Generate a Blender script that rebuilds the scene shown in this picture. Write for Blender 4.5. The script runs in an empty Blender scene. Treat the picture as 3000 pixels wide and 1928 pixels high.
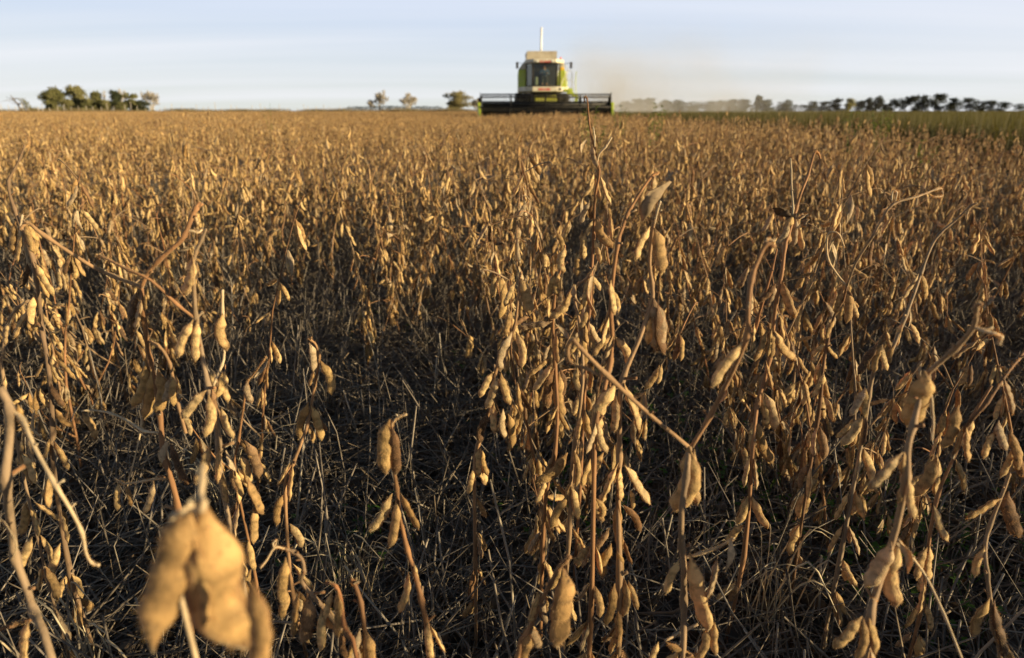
import bpy, math, random
import numpy as np
from mathutils import Vector, Matrix

SC = bpy.context.scene
COL = SC.collection
R = math.radians
# ------------------------------------------------------------------ camera
H = 0.78                     # camera height, a hand above the crop
F, CX, CY = 2000.0, 1500.0, 964.0
PITCH = math.atan((CY - 325) / F)
cd = bpy.data.cameras.new('camera')
cam = bpy.data.objects.new('camera', cd); COL.objects.link(cam)
cam.location = (0, 0, H)
cam.rotation_euler = (math.pi / 2 - PITCH, 0, 0)
cd.sensor_width = 36; cd.lens = 24.0
cd.clip_start = 0.02; cd.clip_end = 5000
cd.dof.use_dof = True
cd.dof.focus_distance = 0.95
cd.dof.aperture_fstop = 6.3
SC.camera = cam
# ------------------------------------------------------------------ sun and sky
SUN_AZ, SUN_EL = R(109), R(9)          # azimuth clockwise from the view direction
sund = Vector((math.sin(SUN_AZ) * math.cos(SUN_EL), math.cos(SUN_AZ) * math.cos(SUN_EL), math.sin(SUN_EL)))
sl = bpy.data.lights.new('sun', 'SUN'); sl.energy = 5.0; sl.angle = R(0.5); sl.color = (1.0, 0.81, 0.49)
so = bpy.data.objects.new('sun', sl); COL.objects.link(so)
so.location = (20, -10, 12)
so.rotation_euler = (-sund).to_track_quat('-Z', 'Y').to_euler()
W = bpy.data.worlds.new('World'); SC.world = W; W.use_nodes = True
def world():
    nt = W.node_tree; N = nt.nodes; L = nt.links; N.clear()
    out = N.new('ShaderNodeOutputWorld'); bg = N.new('ShaderNodeBackground'); bg.inputs[1].default_value = 0.05
    sky = N.new('ShaderNodeTexSky'); sky.sky_type = 'NISHITA'; sky.sun_disc = False
    sky.sun_elevation = SUN_EL; sky.sun_rotation = SUN_AZ; sky.air_density = 1.0; sky.dust_density = 0.6; sky.ozone_density = 2.0
    tc = N.new('ShaderNodeTexCoord'); sep = N.new('ShaderNodeSeparateXYZ'); L.new(tc.outputs['Generated'], sep.inputs[0])
    # thin stratus drawn out in long level streaks: planar cloud-sheet coordinates x/z, y/z
    def math_(op, a, b=None):
        n = N.new('ShaderNodeMath'); n.operation = op
        for i, v in enumerate((a, b)):
            if v is None: continue
            if isinstance(v, (int, float)): n.inputs[i].default_value = v
            else: L.new(v, n.inputs[i])
        return n.outputs[0]
    zc = math_('MAXIMUM', sep.outputs[2], 0.0)
    zz = math_('ADD', zc, 0.06)
    cx = math_('DIVIDE', sep.outputs[0], zz); cy = math_('DIVIDE', sep.outputs[1], zz)
    cmb = N.new('ShaderNodeCombineXYZ'); L.new(cx, cmb.inputs[0]); L.new(cy, cmb.inputs[1])
    mp = N.new('ShaderNodeMapping'); mp.inputs['Rotation'].default_value = (0, 0, 0.2); mp.inputs['Scale'].default_value = (0.085, 0.37, 1); mp.inputs['Location'].default_value = (1.3, 0.4, 0)
    L.new(cmb.outputs[0], mp.inputs[0])
    nz = N.new('ShaderNodeTexNoise'); nz.inputs['Scale'].default_value = 1.0; nz.inputs['Detail'].default_value = 4; nz.inputs['Roughness'].default_value = 0.45; nz.inputs['Distortion'].default_value = 0.35
    L.new(mp.outputs[0], nz.inputs[0])
    rp = N.new('ShaderNodeValToRGB'); e = rp.color_ramp.elements
    e[0].position = 0.33; e[0].color = (0, 0, 0, 1); e[1].position = 0.72; e[1].color = (1, 1, 1, 1)
    L.new(nz.outputs[0], rp.inputs[0])
    cf = math_('MULTIPLY', rp.outputs[0], 0.8)
    # clear-air tint: bluer with height
    mrh = N.new('ShaderNodeMapRange'); mrh.inputs['From Min'].default_value = 0.0; mrh.inputs['From Max'].default_value = 0.14
    L.new(zc, mrh.inputs[0])
    tint = N.new('ShaderNodeMix'); tint.data_type = 'RGBA'
    tint.inputs['A'].default_value = SKY_LOW; tint.inputs['B'].default_value = SKY_HIGH
    L.new(mrh.outputs[0], tint.inputs['Factor'])
    m0 = N.new('ShaderNodeMix'); m0.data_type = 'RGBA'; m0.inputs['Factor'].default_value = 0.85
    L.new(sky.outputs[0], m0.inputs['A']); L.new(tint.outputs['Result'], m0.inputs['B'])
    # below/around the frame only the low sky is veiled; overhead it is the plain sky
    mv = N.new('ShaderNodeMapRange'); mv.inputs['From Min'].default_value = 0.16; mv.inputs['From Max'].default_value = 0.45
    mv.inputs['To Min'].default_value = 0.0; mv.inputs['To Max'].default_value = 1.0; L.new(zc, mv.inputs[0])
    m2 = N.new('ShaderNodeMix'); m2.data_type = 'RGBA'; L.new(mv.outputs[0], m2.inputs['Factor'])
    mx = N.new('ShaderNodeMix'); mx.data_type = 'RGBA'; L.new(cf, mx.inputs['Factor'])
    L.new(m0.outputs['Result'], mx.inputs['A']); mx.inputs['B'].default_value = SKY_CLOUD
    L.new(mx.outputs['Result'], m2.inputs['A']); L.new(sky.outputs[0], m2.inputs['B'])
    L.new(m2.outputs['Result'], bg.inputs[0]); L.new(bg.outputs[0], out.inputs[0])
SKY_LOW = (8.2, 8.5, 8.2, 1); SKY_HIGH = (6.1, 7.3, 9.6, 1); SKY_CLOUD = (8.9, 9.0, 9.5, 1)
world()
SC.view_settings.view_transform = 'Standard'; SC.view_settings.look = 'None'
SC.view_settings.exposure = 1.05; SC.view_settings.gamma = 1; SC.view_settings.use_curve_mapping = False
SC.cycles.max_bounces = 6; SC.cycles.diffuse_bounces = 3; SC.cycles.transparent_max_bounces = 12; SC.cycles.volume_bounces = 1
SC.cycles.use_denoising = True

# ------------------------------------------------------------------ helpers
def P(px, py, Y):
    """photo pixel (3000 x 1928) seen at the distance Y ahead of the camera -> a point in the field"""
    u, v = (px - CX) / F, (CY - py) / F
    dy = math.cos(PITCH) + v * math.sin(PITCH); dz = -math.sin(PITCH) + v * math.cos(PITCH)
    return Vector((u * Y / dy, Y, H + dz * Y / dy))

def tag(o, label=None, cat=None, group=None, kind=None):
    if label: o['label'] = label
    if cat: o['category'] = cat
    if group: o['group'] = group
    if kind: o['kind'] = kind
    return o
def empty(name, loc, label, cat, group=None):
    o = bpy.data.objects.new(name, None); COL.objects.link(o); o.location = loc; o.empty_display_size = 0.1
    return tag(o, label, cat, group)

class MB:
    """collects shapes and links them as ONE mesh"""
    def __init__(s): s.v = []; s.f = []; s.m = []; s.r = []; s.n = 0
    def add(s, vs, fs, mat=0, rnd=0.5):
        b = s.n; s.v.extend(tuple(map(float, x)) for x in vs); s.n = len(s.v)
        s.f.extend(tuple(i + b for i in f) for f in fs); s.m.extend([mat] * len(fs)); s.r.extend([rnd] * len(fs))
    def addm(s, other, M=None, rnd=None):
        A = np.array(other.v)
        if M is not None:
            M = np.array(M); A = A @ M[:3, :3].T + M[:3, 3]
        b = s.n; s.v.extend(map(tuple, A.tolist())); s.n = len(s.v)
        s.f.extend(tuple(i + b for i in f) for f in other.f); s.m.extend(other.m)
        s.r.extend(other.r if rnd is None else [rnd] * len(other.f))
    def box(s, x0, x1, y0, y1, z0, z1, mat=0, rnd=.5):
        vs = [(x, y, z) for z in (z0, z1) for y in (y0, y1) for x in (x0, x1)]
        s.add(vs, [(0, 2, 3, 1), (4, 5, 7, 6), (0, 1, 5, 4), (2, 6, 7, 3), (0, 4, 6, 2), (1, 3, 7, 5)], mat, rnd)
    def prism(s, pts, y0, y1, mat=0, rnd=.5):
        """outline in x,z pushed along y"""
        n = len(pts); vs = [(x, y0, z) for x, z in pts] + [(x, y1, z) for x, z in pts]
        fs = [tuple(range(n)), tuple(range(2 * n - 1, n - 1, -1))] + [(i, i + n, (i + 1) % n + n, (i + 1) % n) for i in range(n)]
        s.add(vs, fs, mat, rnd)
    def prismz(s, pts, z0, z1, mat=0, rnd=.5):
        n = len(pts); vs = [(x, y, z0) for x, y in pts] + [(x, y, z1) for x, y in pts]
        fs = [tuple(range(n))[::-1], tuple(range(n, 2 * n))] + [(i, (i + 1) % n, (i + 1) % n + n, i + n) for i in range(n)]
        s.add(vs, fs, mat, rnd)
    def tube(s, pts, rad, n=6, mat=0, rnd=.5, flat=1.0, cap=True):
        pts = [Vector(p) for p in pts]; m = len(pts)
        if isinstance(rad, (int, float)): rad = [rad] * m
        vs = []; u = None
        for i in range(m):
            t = (pts[min(i + 1, m - 1)] - pts[max(i - 1, 0)])
            t = t.normalized() if t.length > 1e-9 else Vector((0, 0, 1))
            if u is None:
                a = Vector((0, 0, 1)) if abs(t.z) < .9 else Vector((1, 0, 0)); u = t.cross(a).normalized()
            else:
                u = (u - t * u.dot(t)); u = u.normalized() if u.length > 1e-9 else t.orthogonal().normalized()
            w = t.cross(u)
            for k in range(n):
                a = 2 * math.pi * k / n
                vs.append(pts[i] + (u * math.cos(a) + w * (math.sin(a) * flat)) * rad[i])
        fs = [(i * n + k, i * n + (k + 1) % n, (i + 1) * n + (k + 1) % n, (i + 1) * n + k) for i in range(m - 1) for k in range(n)]
        if cap: fs += [tuple(range(n))[::-1], tuple(range((m - 1) * n, m * n))]
        s.add(vs, fs, mat, rnd)
    def bar(s, a, b, r, n=6, mat=0, rnd=.5): s.tube([a, b], r, n, mat, rnd)
    def mesh(s, name, mats, smooth=True):
        me = bpy.data.meshes.new(name); me.from_pydata(s.v, [], s.f)
        for m in (mats if isinstance(mats, (list, tuple)) else [mats]): me.materials.append(m)
        me.polygons.foreach_set('material_index', s.m)
        me.polygons.foreach_set('use_smooth', [smooth] * len(s.f))
        a = me.attributes.new('rnd', 'FLOAT', 'FACE'); a.data.foreach_set('value', s.r)
        me.update(); return me
    def build(s, name, mats, parent=None, smooth=True, loc=None):
        o = bpy.data.objects.new(name, s.mesh(name, mats, smooth)); COL.objects.link(o)
        if parent: o.parent = parent
        if loc is not None: o.location = loc
        return o

def smooth_path(pts, sub=3):
    """Catmull-Rom through the points"""
    p = [Vector(x) for x in pts]
    if len(p) < 3: return p
    q = [p[0] * 2 - p[1]] + p + [p[-1] * 2 - p[-2]]; out = []
    for i in range(1, len(q) - 2):
        for k in range(sub):
            t = k / sub; a, b, c, d = q[i - 1], q[i], q[i + 1], q[i + 2]
            out.append(.5 * (2 * b + (c - a) * t + (2 * a - 5 * b + 4 * c - d) * t * t + (3 * b - a - 3 * c + d) * t ** 3))
    out.append(p[-1]); return out

# ------------------------------------------------------------------ materials
def new_mat(name):
    m = bpy.data.materials.new(name); m.use_nodes = True
    nt = m.node_tree; b = nt.nodes['Principled BSDF']
    return m, nt, b
def simple(name, col, rough=.5, metal=0, dust=0.12, spec=.5, scale=3.0, dustcol=(.34, .27, .18)):
    m, nt, b = new_mat(name); N, L = nt.nodes, nt.links
    tc = N.new('ShaderNodeTexCoord'); nz = N.new('ShaderNodeTexNoise'); nz.inputs['Scale'].default_value = scale; nz.inputs['Detail'].default_value = 8
    L.new(tc.outputs['Object'], nz.inputs[0])
    rp = N.new('ShaderNodeMapRange'); rp.inputs['From Min'].default_value = .35; rp.inputs['From Max'].default_value = .75; rp.inputs['To Max'].default_value = dust * 2
    L.new(nz.outputs[0], rp.inputs[0])
    mx = N.new('ShaderNodeMix'); mx.data_type = 'RGBA'; mx.inputs['A'].default_value = (*col, 1); mx.inputs['B'].default_value = (*dustcol, 1)
    L.new(rp.outputs[0], mx.inputs['Factor']); L.new(mx.outputs['Result'], b.inputs['Base Color'])
    b.inputs['Roughness'].default_value = rough; b.inputs['Metallic'].default_value = metal; b.inputs['Specular IOR Level'].default_value = spec
    return m
def plant_mat(name, ramp, seam=False, rough=.75, trans=.0, sheen=0., scale=60, mottle=.35, speck=0., tcol=(1., .62, .24), bump=0., stretch=None):
    """dry plant matter: its tone picked per piece (attribute rnd + object), mottled, specked, a little see-through"""
    m, nt, b = new_mat(name); N, L = nt.nodes, nt.links
    at = N.new('ShaderNodeAttribute'); at.attribute_name = 'rnd'
    oi = N.new('ShaderNodeObjectInfo')
    ad = N.new('ShaderNodeMath'); ad.operation = 'ADD'; L.new(at.outputs['Fac'], ad.inputs[0]); L.new(oi.outputs['Random'], ad.inputs[1])
    fr = N.new('ShaderNodeMath'); fr.operation = 'FRACT'; L.new(ad.outputs[0], fr.inputs[0])
    cr = N.new('ShaderNodeValToRGB'); els = cr.color_ramp.elements
    while len(els) < len(ramp): els.new(.5)
    for e, (p, c) in zip(els, ramp): e.position = p; e.color = (*c, 1)
    L.new(fr.outputs[0], cr.inputs[0])
    tc = N.new('ShaderNodeTexCoord'); nz = N.new('ShaderNodeTexNoise'); nz.inputs['Scale'].default_value = scale; nz.inputs['Detail'].default_value = 5
    src = tc.outputs['Object']
    if stretch:
        mp = N.new('ShaderNodeMapping'); mp.inputs['Scale'].default_value = stretch; L.new(src, mp.inputs[0]); src = mp.outputs[0]
    L.new(src, nz.inputs[0])
    mr = N.new('ShaderNodeMapRange'); mr.inputs['From Min'].default_value = .3; mr.inputs['From Max'].default_value = .7
    mr.inputs['To Min'].default_value = 1 - mottle; mr.inputs['To Max'].default_value = 1 + mottle * .6
    L.new(nz.outputs[0], mr.inputs[0])
    mul = N.new('ShaderNodeVectorMath'); mul.operation = 'SCALE'; L.new(cr.outputs[0], mul.inputs[0]); L.new(mr.outputs[0], mul.inputs['Scale'])
    col = mul.outputs[0]
    if speck:
        vz = N.new('ShaderNodeTexNoise'); vz.inputs['Scale'].default_value = scale * 1.7; vz.inputs['Detail'].default_value = 2; L.new(tc.outputs['Object'], vz.inputs[0])
        sr = N.new('ShaderNodeMapRange'); sr.inputs['From Min'].default_value = .66; sr.inputs['From Max'].default_value = .74; sr.inputs['To Max'].default_value = speck
        L.new(vz.outputs[0], sr.inputs[0])
        sm = N.new('ShaderNodeMix'); sm.data_type = 'RGBA'; L.new(sr.outputs[0], sm.inputs['Factor']); L.new(col, sm.inputs['A']); sm.inputs['B'].default_value = (.05, .035, .025, 1)
        col = sm.outputs['Result']
    if seam:                                               # the dark suture down both edges of a pod
        sx_ = N.new('ShaderNodeSeparateXYZ'); L.new(tc.outputs['Object'], sx_.inputs[0]); ab = N.new('ShaderNodeMath'); ab.operation = 'ABSOLUTE'; L.new(sx_.outputs[1], ab.inputs[0])
        sm2 = N.new('ShaderNodeMapRange'); sm2.inputs['From Min'].default_value = .006; sm2.inputs['From Max'].default_value = .018; sm2.inputs['To Min'].default_value = .6; sm2.inputs['To Max'].default_value = 0; L.new(ab.outputs[0], sm2.inputs[0])
        sx2 = N.new('ShaderNodeMix'); sx2.data_type = 'RGBA'; L.new(sm2.outputs[0], sx2.inputs['Factor']); L.new(col, sx2.inputs['A']); sx2.inputs['B'].default_value = (.16, .075, .03, 1); col = sx2.outputs['Result']
    L.new(col, b.inputs['Base Color']); b.inputs['Roughness'].default_value = rough; b.inputs['Specular IOR Level'].default_value = .25
    if sheen:
        b.inputs['Sheen Weight'].default_value = sheen; b.inputs['Sheen Tint'].default_value = (1, .85, .6, 1); b.inputs['Sheen Roughness'].default_value = .4
    if bump:
        bp = N.new('ShaderNodeBump'); bp.inputs['Strength'].default_value = bump; bp.inputs['Distance'].default_value = .001
        bn = N.new('ShaderNodeTexNoise'); bn.inputs['Scale'].default_value = scale * 4; bn.inputs['Detail'].default_value = 3; L.new(src, bn.inputs[0]); L.new(bn.outputs[0], bp.inputs['Height']); L.new(bp.outputs[0], b.inputs['Normal'])
    if trans:
        out = N['Material Output']; tr = N.new('ShaderNodeBsdfTranslucent'); mx = N.new('ShaderNodeMixShader'); mx.inputs[0].default_value = trans
        tm = N.new('ShaderNodeMix'); tm.data_type = 'RGBA'; tm.blend_type = 'MULTIPLY'; tm.inputs['Factor'].default_value = 1; L.new(col, tm.inputs['A']); tm.inputs['B'].default_value = (*[min(2.0, c * 1.8) for c in tcol], 1)
        L.new(tm.outputs['Result'], tr.inputs[0]); L.new(b.outputs[0], mx.inputs[1]); L.new(tr.outputs[0], mx.inputs[2]); L.new(mx.outputs[0], out.inputs[0])
    return m
POD = plant_mat('pod_skin', [(0, (.28, .165, .06)), (.2, (.47, .31, .12)), (.4, (.64, .46, .21)), (.58, (.34, .20, .075)), (.72, (.56, .40, .18)), (.84, (.40, .30, .18)), (.93, (.20, .10, .04)), (1, (.085, .05, .028))],
                rough=.7, seam=True, trans=.20, sheen=.25, scale=7, mottle=.5, speck=.8, bump=.7)
PODAMBER = plant_mat('amber_pod_skin', [(0, (.36, .215, .085)), (1, (.47, .295, .115))], rough=.7, seam=True, trans=.20, sheen=.25, scale=7, mottle=.5, speck=.8, bump=.7)
FUZZ = plant_mat('pod_fuzz', [(0, (.55, .38, .18)), (1, (.62, .45, .24))], rough=.8, trans=.4, mottle=.0)
STEM = plant_mat('stem_bark', [(0, (.24, .105, .042)), (.3, (.28, .165, .08)), (.55, (.24, .17, .105)), (.75, (.14, .07, .032)), (1, (.26, .13, .055))], rough=.75, sheen=.25, scale=90, mottle=.45, bump=.5, stretch=(1, 1, .12))
PALE = plant_mat('pale_petiole', [(0, (.50, .40, .26)), (1, (.42, .30, .17))], rough=.8, sheen=.3, scale=80, mottle=.3)
LEAF = plant_mat('dry_leaf', [(0, (.09, .06, .035)), (.5, (.18, .125, .08)), (1, (.27, .2, .135))], rough=.85, trans=.15, scale=30, mottle=.5)
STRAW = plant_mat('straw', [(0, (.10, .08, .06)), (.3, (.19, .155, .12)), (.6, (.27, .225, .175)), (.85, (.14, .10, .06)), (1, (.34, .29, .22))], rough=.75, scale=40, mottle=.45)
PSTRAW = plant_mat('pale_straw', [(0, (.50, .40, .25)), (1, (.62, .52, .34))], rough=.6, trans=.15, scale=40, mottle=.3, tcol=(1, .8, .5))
GREEN = plant_mat('green_leaf', [(0, (.05, .11, .015)), (1, (.09, .17, .02))], rough=.6, trans=.3, scale=50, mottle=.3, tcol=(.8, 1, .2))
WEED = plant_mat('weed_leaf', [(0, (.10, .15, .03)), (1, (.19, .22, .05))], rough=.6, trans=.3, scale=50, mottle=.3, tcol=(.9, 1, .2))
GRASS = plant_mat('verge_grass', [(0, (.06, .055, .02)), (.5, (.095, .082, .032)), (.8, (.14, .105, .046)), (1, (.07, .065, .022))], rough=.7, trans=.25, scale=5, mottle=.3, tcol=(1, 1, .3))
DRYGRASS = plant_mat('dry_grass', [(0, (.20, .15, .08)), (.6, (.13, .105, .045)), (1, (.26, .2, .11))], rough=.8, scale=5, mottle=.3)

# ------------------------------------------------------------------ pods
def pod_mb(rng, rings=15, sides=12, fuzz=240, seeds=3, curve=.08, sway=.0, fat=1.0):
    """one bean pod of unit length hanging from the origin towards -z: stalk, two or three bean swellings, beak"""
    mb = MB(); cen = []; wid = []; thk = []
    for i in range(rings):
        t = i / (rings - 1); t = t if i == 0 else .02 + .98 * t
        if t < .06: e = .11 + .09 * t / .06
        elif t < .26: u = (t - .06) / .20; e = .20 + .80 * u ** .85
        elif t < .84: e = 1.0
        elif t < .96: u = (t - .84) / .12; e = 1 - .66 * u ** 1.6
        else: u = (t - .96) / .04; e = .34 * (1 - .95 * u)
        ph = (t - .17) / .75 * seeds
        bl = (.5 - .5 * math.cos(2 * math.pi * ph)) ** .8 if 0 <= ph <= seeds else 0
        wid.append(.106 * fat * e * (.86 + .16 * bl)); thk.append(.062 * fat * e * (.60 + .56 * bl))
        cen.append((curve * (math.sin(math.pi * t) - .9 * t * t) + .012 * math.sin(9 * t + seeds), sway * t * t + .008 * math.sin(7 * t), -t))
    vs = []
    for i in range(rings):
        for k in range(sides):
            a = 2 * math.pi * k / sides; c, s_ = math.cos(a), math.sin(a)
            ridge = (1.06 if k in (0, sides // 2) else 1.0) * (1 + rng.uniform(-.055, .055))
            vs.append((cen[i][0] + wid[i] * ridge * math.copysign(abs(c) ** .9, c), cen[i][1] + thk[i] * math.copysign(abs(s_) ** 1.1, s_), cen[i][2]))
    fs = [(i * sides + k, (i + 1) * sides + k, (i + 1) * sides + (k + 1) % sides, i * sides + (k + 1) % sides) for i in range(rings - 1) for k in range(sides)]
    fs += [tuple(range(sides)), tuple(range((rings - 1) * sides, rings * sides))[::-1]]
    mb.add(vs, fs, 0, rng.random())
    for _ in range(fuzz):
        i = rng.randint(1, rings - 2); a = rng.random() * 2 * math.pi; t = rng.random()
        j = min(i + 1, rings - 1); w = wid[i] * (1 - t) + wid[j] * t; h = thk[i] * (1 - t) + thk[j] * t
        c0 = Vector(cen[i]).lerp(Vector(cen[j]), t); p = c0 + Vector((math.cos(a) * w, math.sin(a) * h, 0)) * .97
        nrm = Vector((math.cos(a) * h, math.sin(a) * w, 0)).normalized()
        d = (nrm + Vector((rng.uniform(-.4, .4), rng.uniform(-.4, .4), rng.uniform(-.9, .2)))).normalized() * rng.uniform(.025, .052)
        sd = Vector((0, 0, 1)).cross(nrm) * .0026
        mb.add([p - sd, p + sd, p + d], [(0, 1, 2)], 1, rng.random())
    return mb
def open_pod_mb(rng, rings=12, cols=6, twist=.8, bend=.15):
    """a burst, papery half shell, twisted and cupped, with a rolled edge"""
    mb = MB(); vs = []
    for side in (0, 1):
        for i in range(rings):
            t = i / (rings - 1)
            w = .11 * math.sin(math.pi * min(1, t * .93 + .06)) ** .7 * (1 + .12 * math.cos(t * 18))
            tw = twist * t
            for k in range(cols):
                s_ = k / (cols - 1) * 2 - 1; x = s_ * w; y = .05 * (1 - s_ * s_) * math.sin(math.pi * t) - .012 * side
                vs.append((x * math.cos(tw) - y * math.sin(tw) + bend * math.sin(math.pi * t), x * math.sin(tw) + y * math.cos(tw), -t))
    g = rings * cols; fs = []
    for i in range(rings - 1):
        for k in range(cols - 1):
            a = i * cols + k; fs.append((a, a + 1, a + cols + 1, a + cols)); fs.append((g + a, g + a + cols, g + a + cols + 1, g + a + 1))
    for i in range(rings - 1):
        for a in (i * cols, i * cols + cols - 1):
            fs.append((a, a + cols, g + a + cols, g + a))
    mb.add(vs, fs, 0, rng.random()); return mb
rg = random.Random(7)
POD_MB = [pod_mb(rg, seeds=s, curve=c, sway=w, fat=f) for s, c, w, f in
          ((3, .035, .0, 1), (3, -.03, .03, .95), (3, .07, -.03, 1), (3, .01, .04, .92), (3, -.06, 0, 1.0), (2, .03, .0, 1.1), (2, -.06, .03, 1.05), (2, .04, -.03, 1.12), (1, .03, 0, 1.1))]
OPEN_MB = [open_pod_mb(rg, twist=t, bend=b) for t, b in ((.9, .10), (-1.3, .16), (1.8, -.1))]
POD_ME = [m.mesh('pod', [POD, FUZZ]) for m in POD_MB]
PAPER = plant_mat('papery_pod', [(0, (.34, .25, .15)), (.5, (.44, .34, .21)), (1, (.52, .40, .24))], rough=.7, trans=.25, scale=8, mottle=.4, speck=.6, tcol=(1, .7, .35))
AMBER_ME = [m.mesh('pod', [PODAMBER, FUZZ]) for m in POD_MB]
OPEN_ME = [m.mesh('open_pod', [PAPER]) for m in OPEN_MB]
LOD = {1: [pod_mb(rg, rings=9, sides=7, fuzz=24, seeds=s, curve=c, fat=1.05) for s, c in ((3, .1), (2, -.08), (3, -.15), (2, .05))],
       2: [pod_mb(rg, rings=6, sides=5, fuzz=0, seeds=s, curve=c, fat=1.1) for s, c in ((2, .1), (2, -.1), (1, .05))]}
def pod_matrix(base, tip, roll, w):
    d = tip - base; L = d.length; z = -d.normalized()
    a = Vector((0, 1, 0)) if abs(z.y) < .95 else Vector((1, 0, 0))
    x = a.cross(z).normalized(); y = z.cross(x)
    c, s_ = math.cos(roll), math.sin(roll); x, y = x * c + y * s_, y * c - x * s_
    return Matrix(((x.x * L * w, y.x * L * w, z.x * L, base.x), (x.y * L * w, y.y * L * w, z.y * L, base.y), (x.z * L * w, y.z * L * w, z.z * L, base.z), (0, 0, 0, 1)))
def stem_fuzz(mb, pts, rad, rng, n):
    for _ in range(n):
        i = rng.randrange(len(pts) - 1); p = pts[i].lerp(pts[i + 1], rng.random()); a = rng.random() * 6.28
        t = (pts[i + 1] - pts[i]).normalized(); u = t.orthogonal().normalized(); w = t.cross(u); nrm = u * math.cos(a) + w * math.sin(a)
        q = p + nrm * rad[i] * .9; sd = t.cross(nrm) * .00012
        mb.add([q - sd, q + sd, q + (nrm + t * rng.uniform(-.3, .5)).normalized() * rng.uniform(.0011, .0021)], [(0, 1, 2)], 1, rng.random())
# ------------------------------------------------------------------ ground
def ground():
    m, nt, b = new_mat('soil'); N, L = nt.nodes, nt.links
    ge = N.new('ShaderNodeNewGeometry'); nz = N.new('ShaderNodeTexNoise'); nz.inputs['Scale'].default_value = 9; nz.inputs['Detail'].default_value = 10; L.new(ge.outputs['Position'], nz.inputs[0])
    cr = N.new('ShaderNodeValToRGB'); e = cr.color_ramp.elements; e[0].position = .3; e[0].color = (.085, .067, .05, 1); e[1].position = .75; e[1].color = (.21, .165, .125, 1); L.new(nz.outputs[0], cr.inputs[0])
    sp = N.new('ShaderNodeSeparateXYZ'); L.new(ge.outputs['Position'], sp.inputs[0])
    mr = N.new('ShaderNodeMapRange'); mr.inputs['From Min'].default_value = 5.7; mr.inputs['From Max'].default_value = 6.6; L.new(sp.outputs[0], mr.inputs[0])
    mx = N.new('ShaderNodeMix'); mx.data_type = 'RGBA'; mx.inputs['B'].default_value = (.10, .105, .04, 1); L.new(mr.outputs[0], mx.inputs['Factor']); L.new(cr.outputs[0], mx.inputs['A'])
    L.new(mx.outputs['Result'], b.inputs['Base Color']); b.inputs['Roughness'].default_value = .95
    bp = N.new('ShaderNodeBump'); bp.inputs['Strength'].default_value = 1; bp.inputs['Distance'].default_value = .02; L.new(nz.outputs[0], bp.inputs['Height']); L.new(bp.outputs[0], b.inputs['Normal'])
    mb = MB(); mb.add([(-3000, -200, 0), (3000, -200, 0), (3000, 4000, 0), (-3000, 4000, 0)], [(0, 1, 2, 3)])
    tag(mb.build('ground', m), 'dark soil of the soybean field', None, None, 'structure')
ground()

# ------------------------------------------------------------------ scattered stuff: points that carry copies of a few sources
def scatter(name, label, cat, sources, pts):
    """pts: (x, y, z, tilt x, tilt y, spin, scale, source)"""
    c = bpy.data.collections.new(name + '_sources')
    for i, me in enumerate(sources):
        c.objects.link(bpy.data.objects.new('%s_source_%02d' % (name, i), me))
    me = bpy.data.meshes.new(name); A = np.array(pts, dtype=np.float64)
    me.from_pydata(A[:, :3].tolist(), [], [])
    me.attributes.new('turn', 'FLOAT_VECTOR', 'POINT').data.foreach_set('vector', A[:, 3:6].astype(np.float32).ravel())
    me.attributes.new('size', 'FLOAT', 'POINT').data.foreach_set('value', A[:, 6].astype(np.float32))
    me.attributes.new('pick', 'INT', 'POINT').data.foreach_set('value', A[:, 7].astype(np.int32))
    for m in sources[0].materials: me.materials.append(m)
    o = bpy.data.objects.new(name, me); COL.objects.link(o)
    g = bpy.data.node_groups.new(name, 'GeometryNodeTree')
    g.interface.new_socket('Geometry', in_out='INPUT', socket_type='NodeSocketGeometry'); g.interface.new_socket('Geometry', in_out='OUTPUT', socket_type='NodeSocketGeometry')
    N, L = g.nodes, g.links
    gi = N.new('NodeGroupInput'); go = N.new('NodeGroupOutput'); ci = N.new('GeometryNodeCollectionInfo'); ip = N.new('GeometryNodeInstanceOnPoints')
    ci.inputs['Collection'].default_value = c; ci.inputs['Separate Children'].default_value = True; ci.inputs['Reset Children'].default_value = True
    ip.inputs['Pick Instance'].default_value = True
    def na(n, t):
        x = N.new('GeometryNodeInputNamedAttribute'); x.data_type = t; x.inputs['Name'].default_value = n; return x.outputs['Attribute']
    L.new(gi.outputs[0], ip.inputs['Points']); L.new(ci.outputs[0], ip.inputs['Instance'])
    L.new(na('pick', 'INT'), ip.inputs['Instance Index'])
    er = N.new('FunctionNodeEulerToRotation'); L.new(na('turn', 'FLOAT_VECTOR'), er.inputs[0]); L.new(er.outputs[0], ip.inputs['Rotation'])
    L.new(na('size', 'FLOAT'), ip.inputs['Scale']); L.new(ip.outputs[0], go.inputs[0])
    md = o.modifiers.new('scatter', 'NODES'); md.node_group = g
    return tag(o, label, cat, None, 'stuff')

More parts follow.
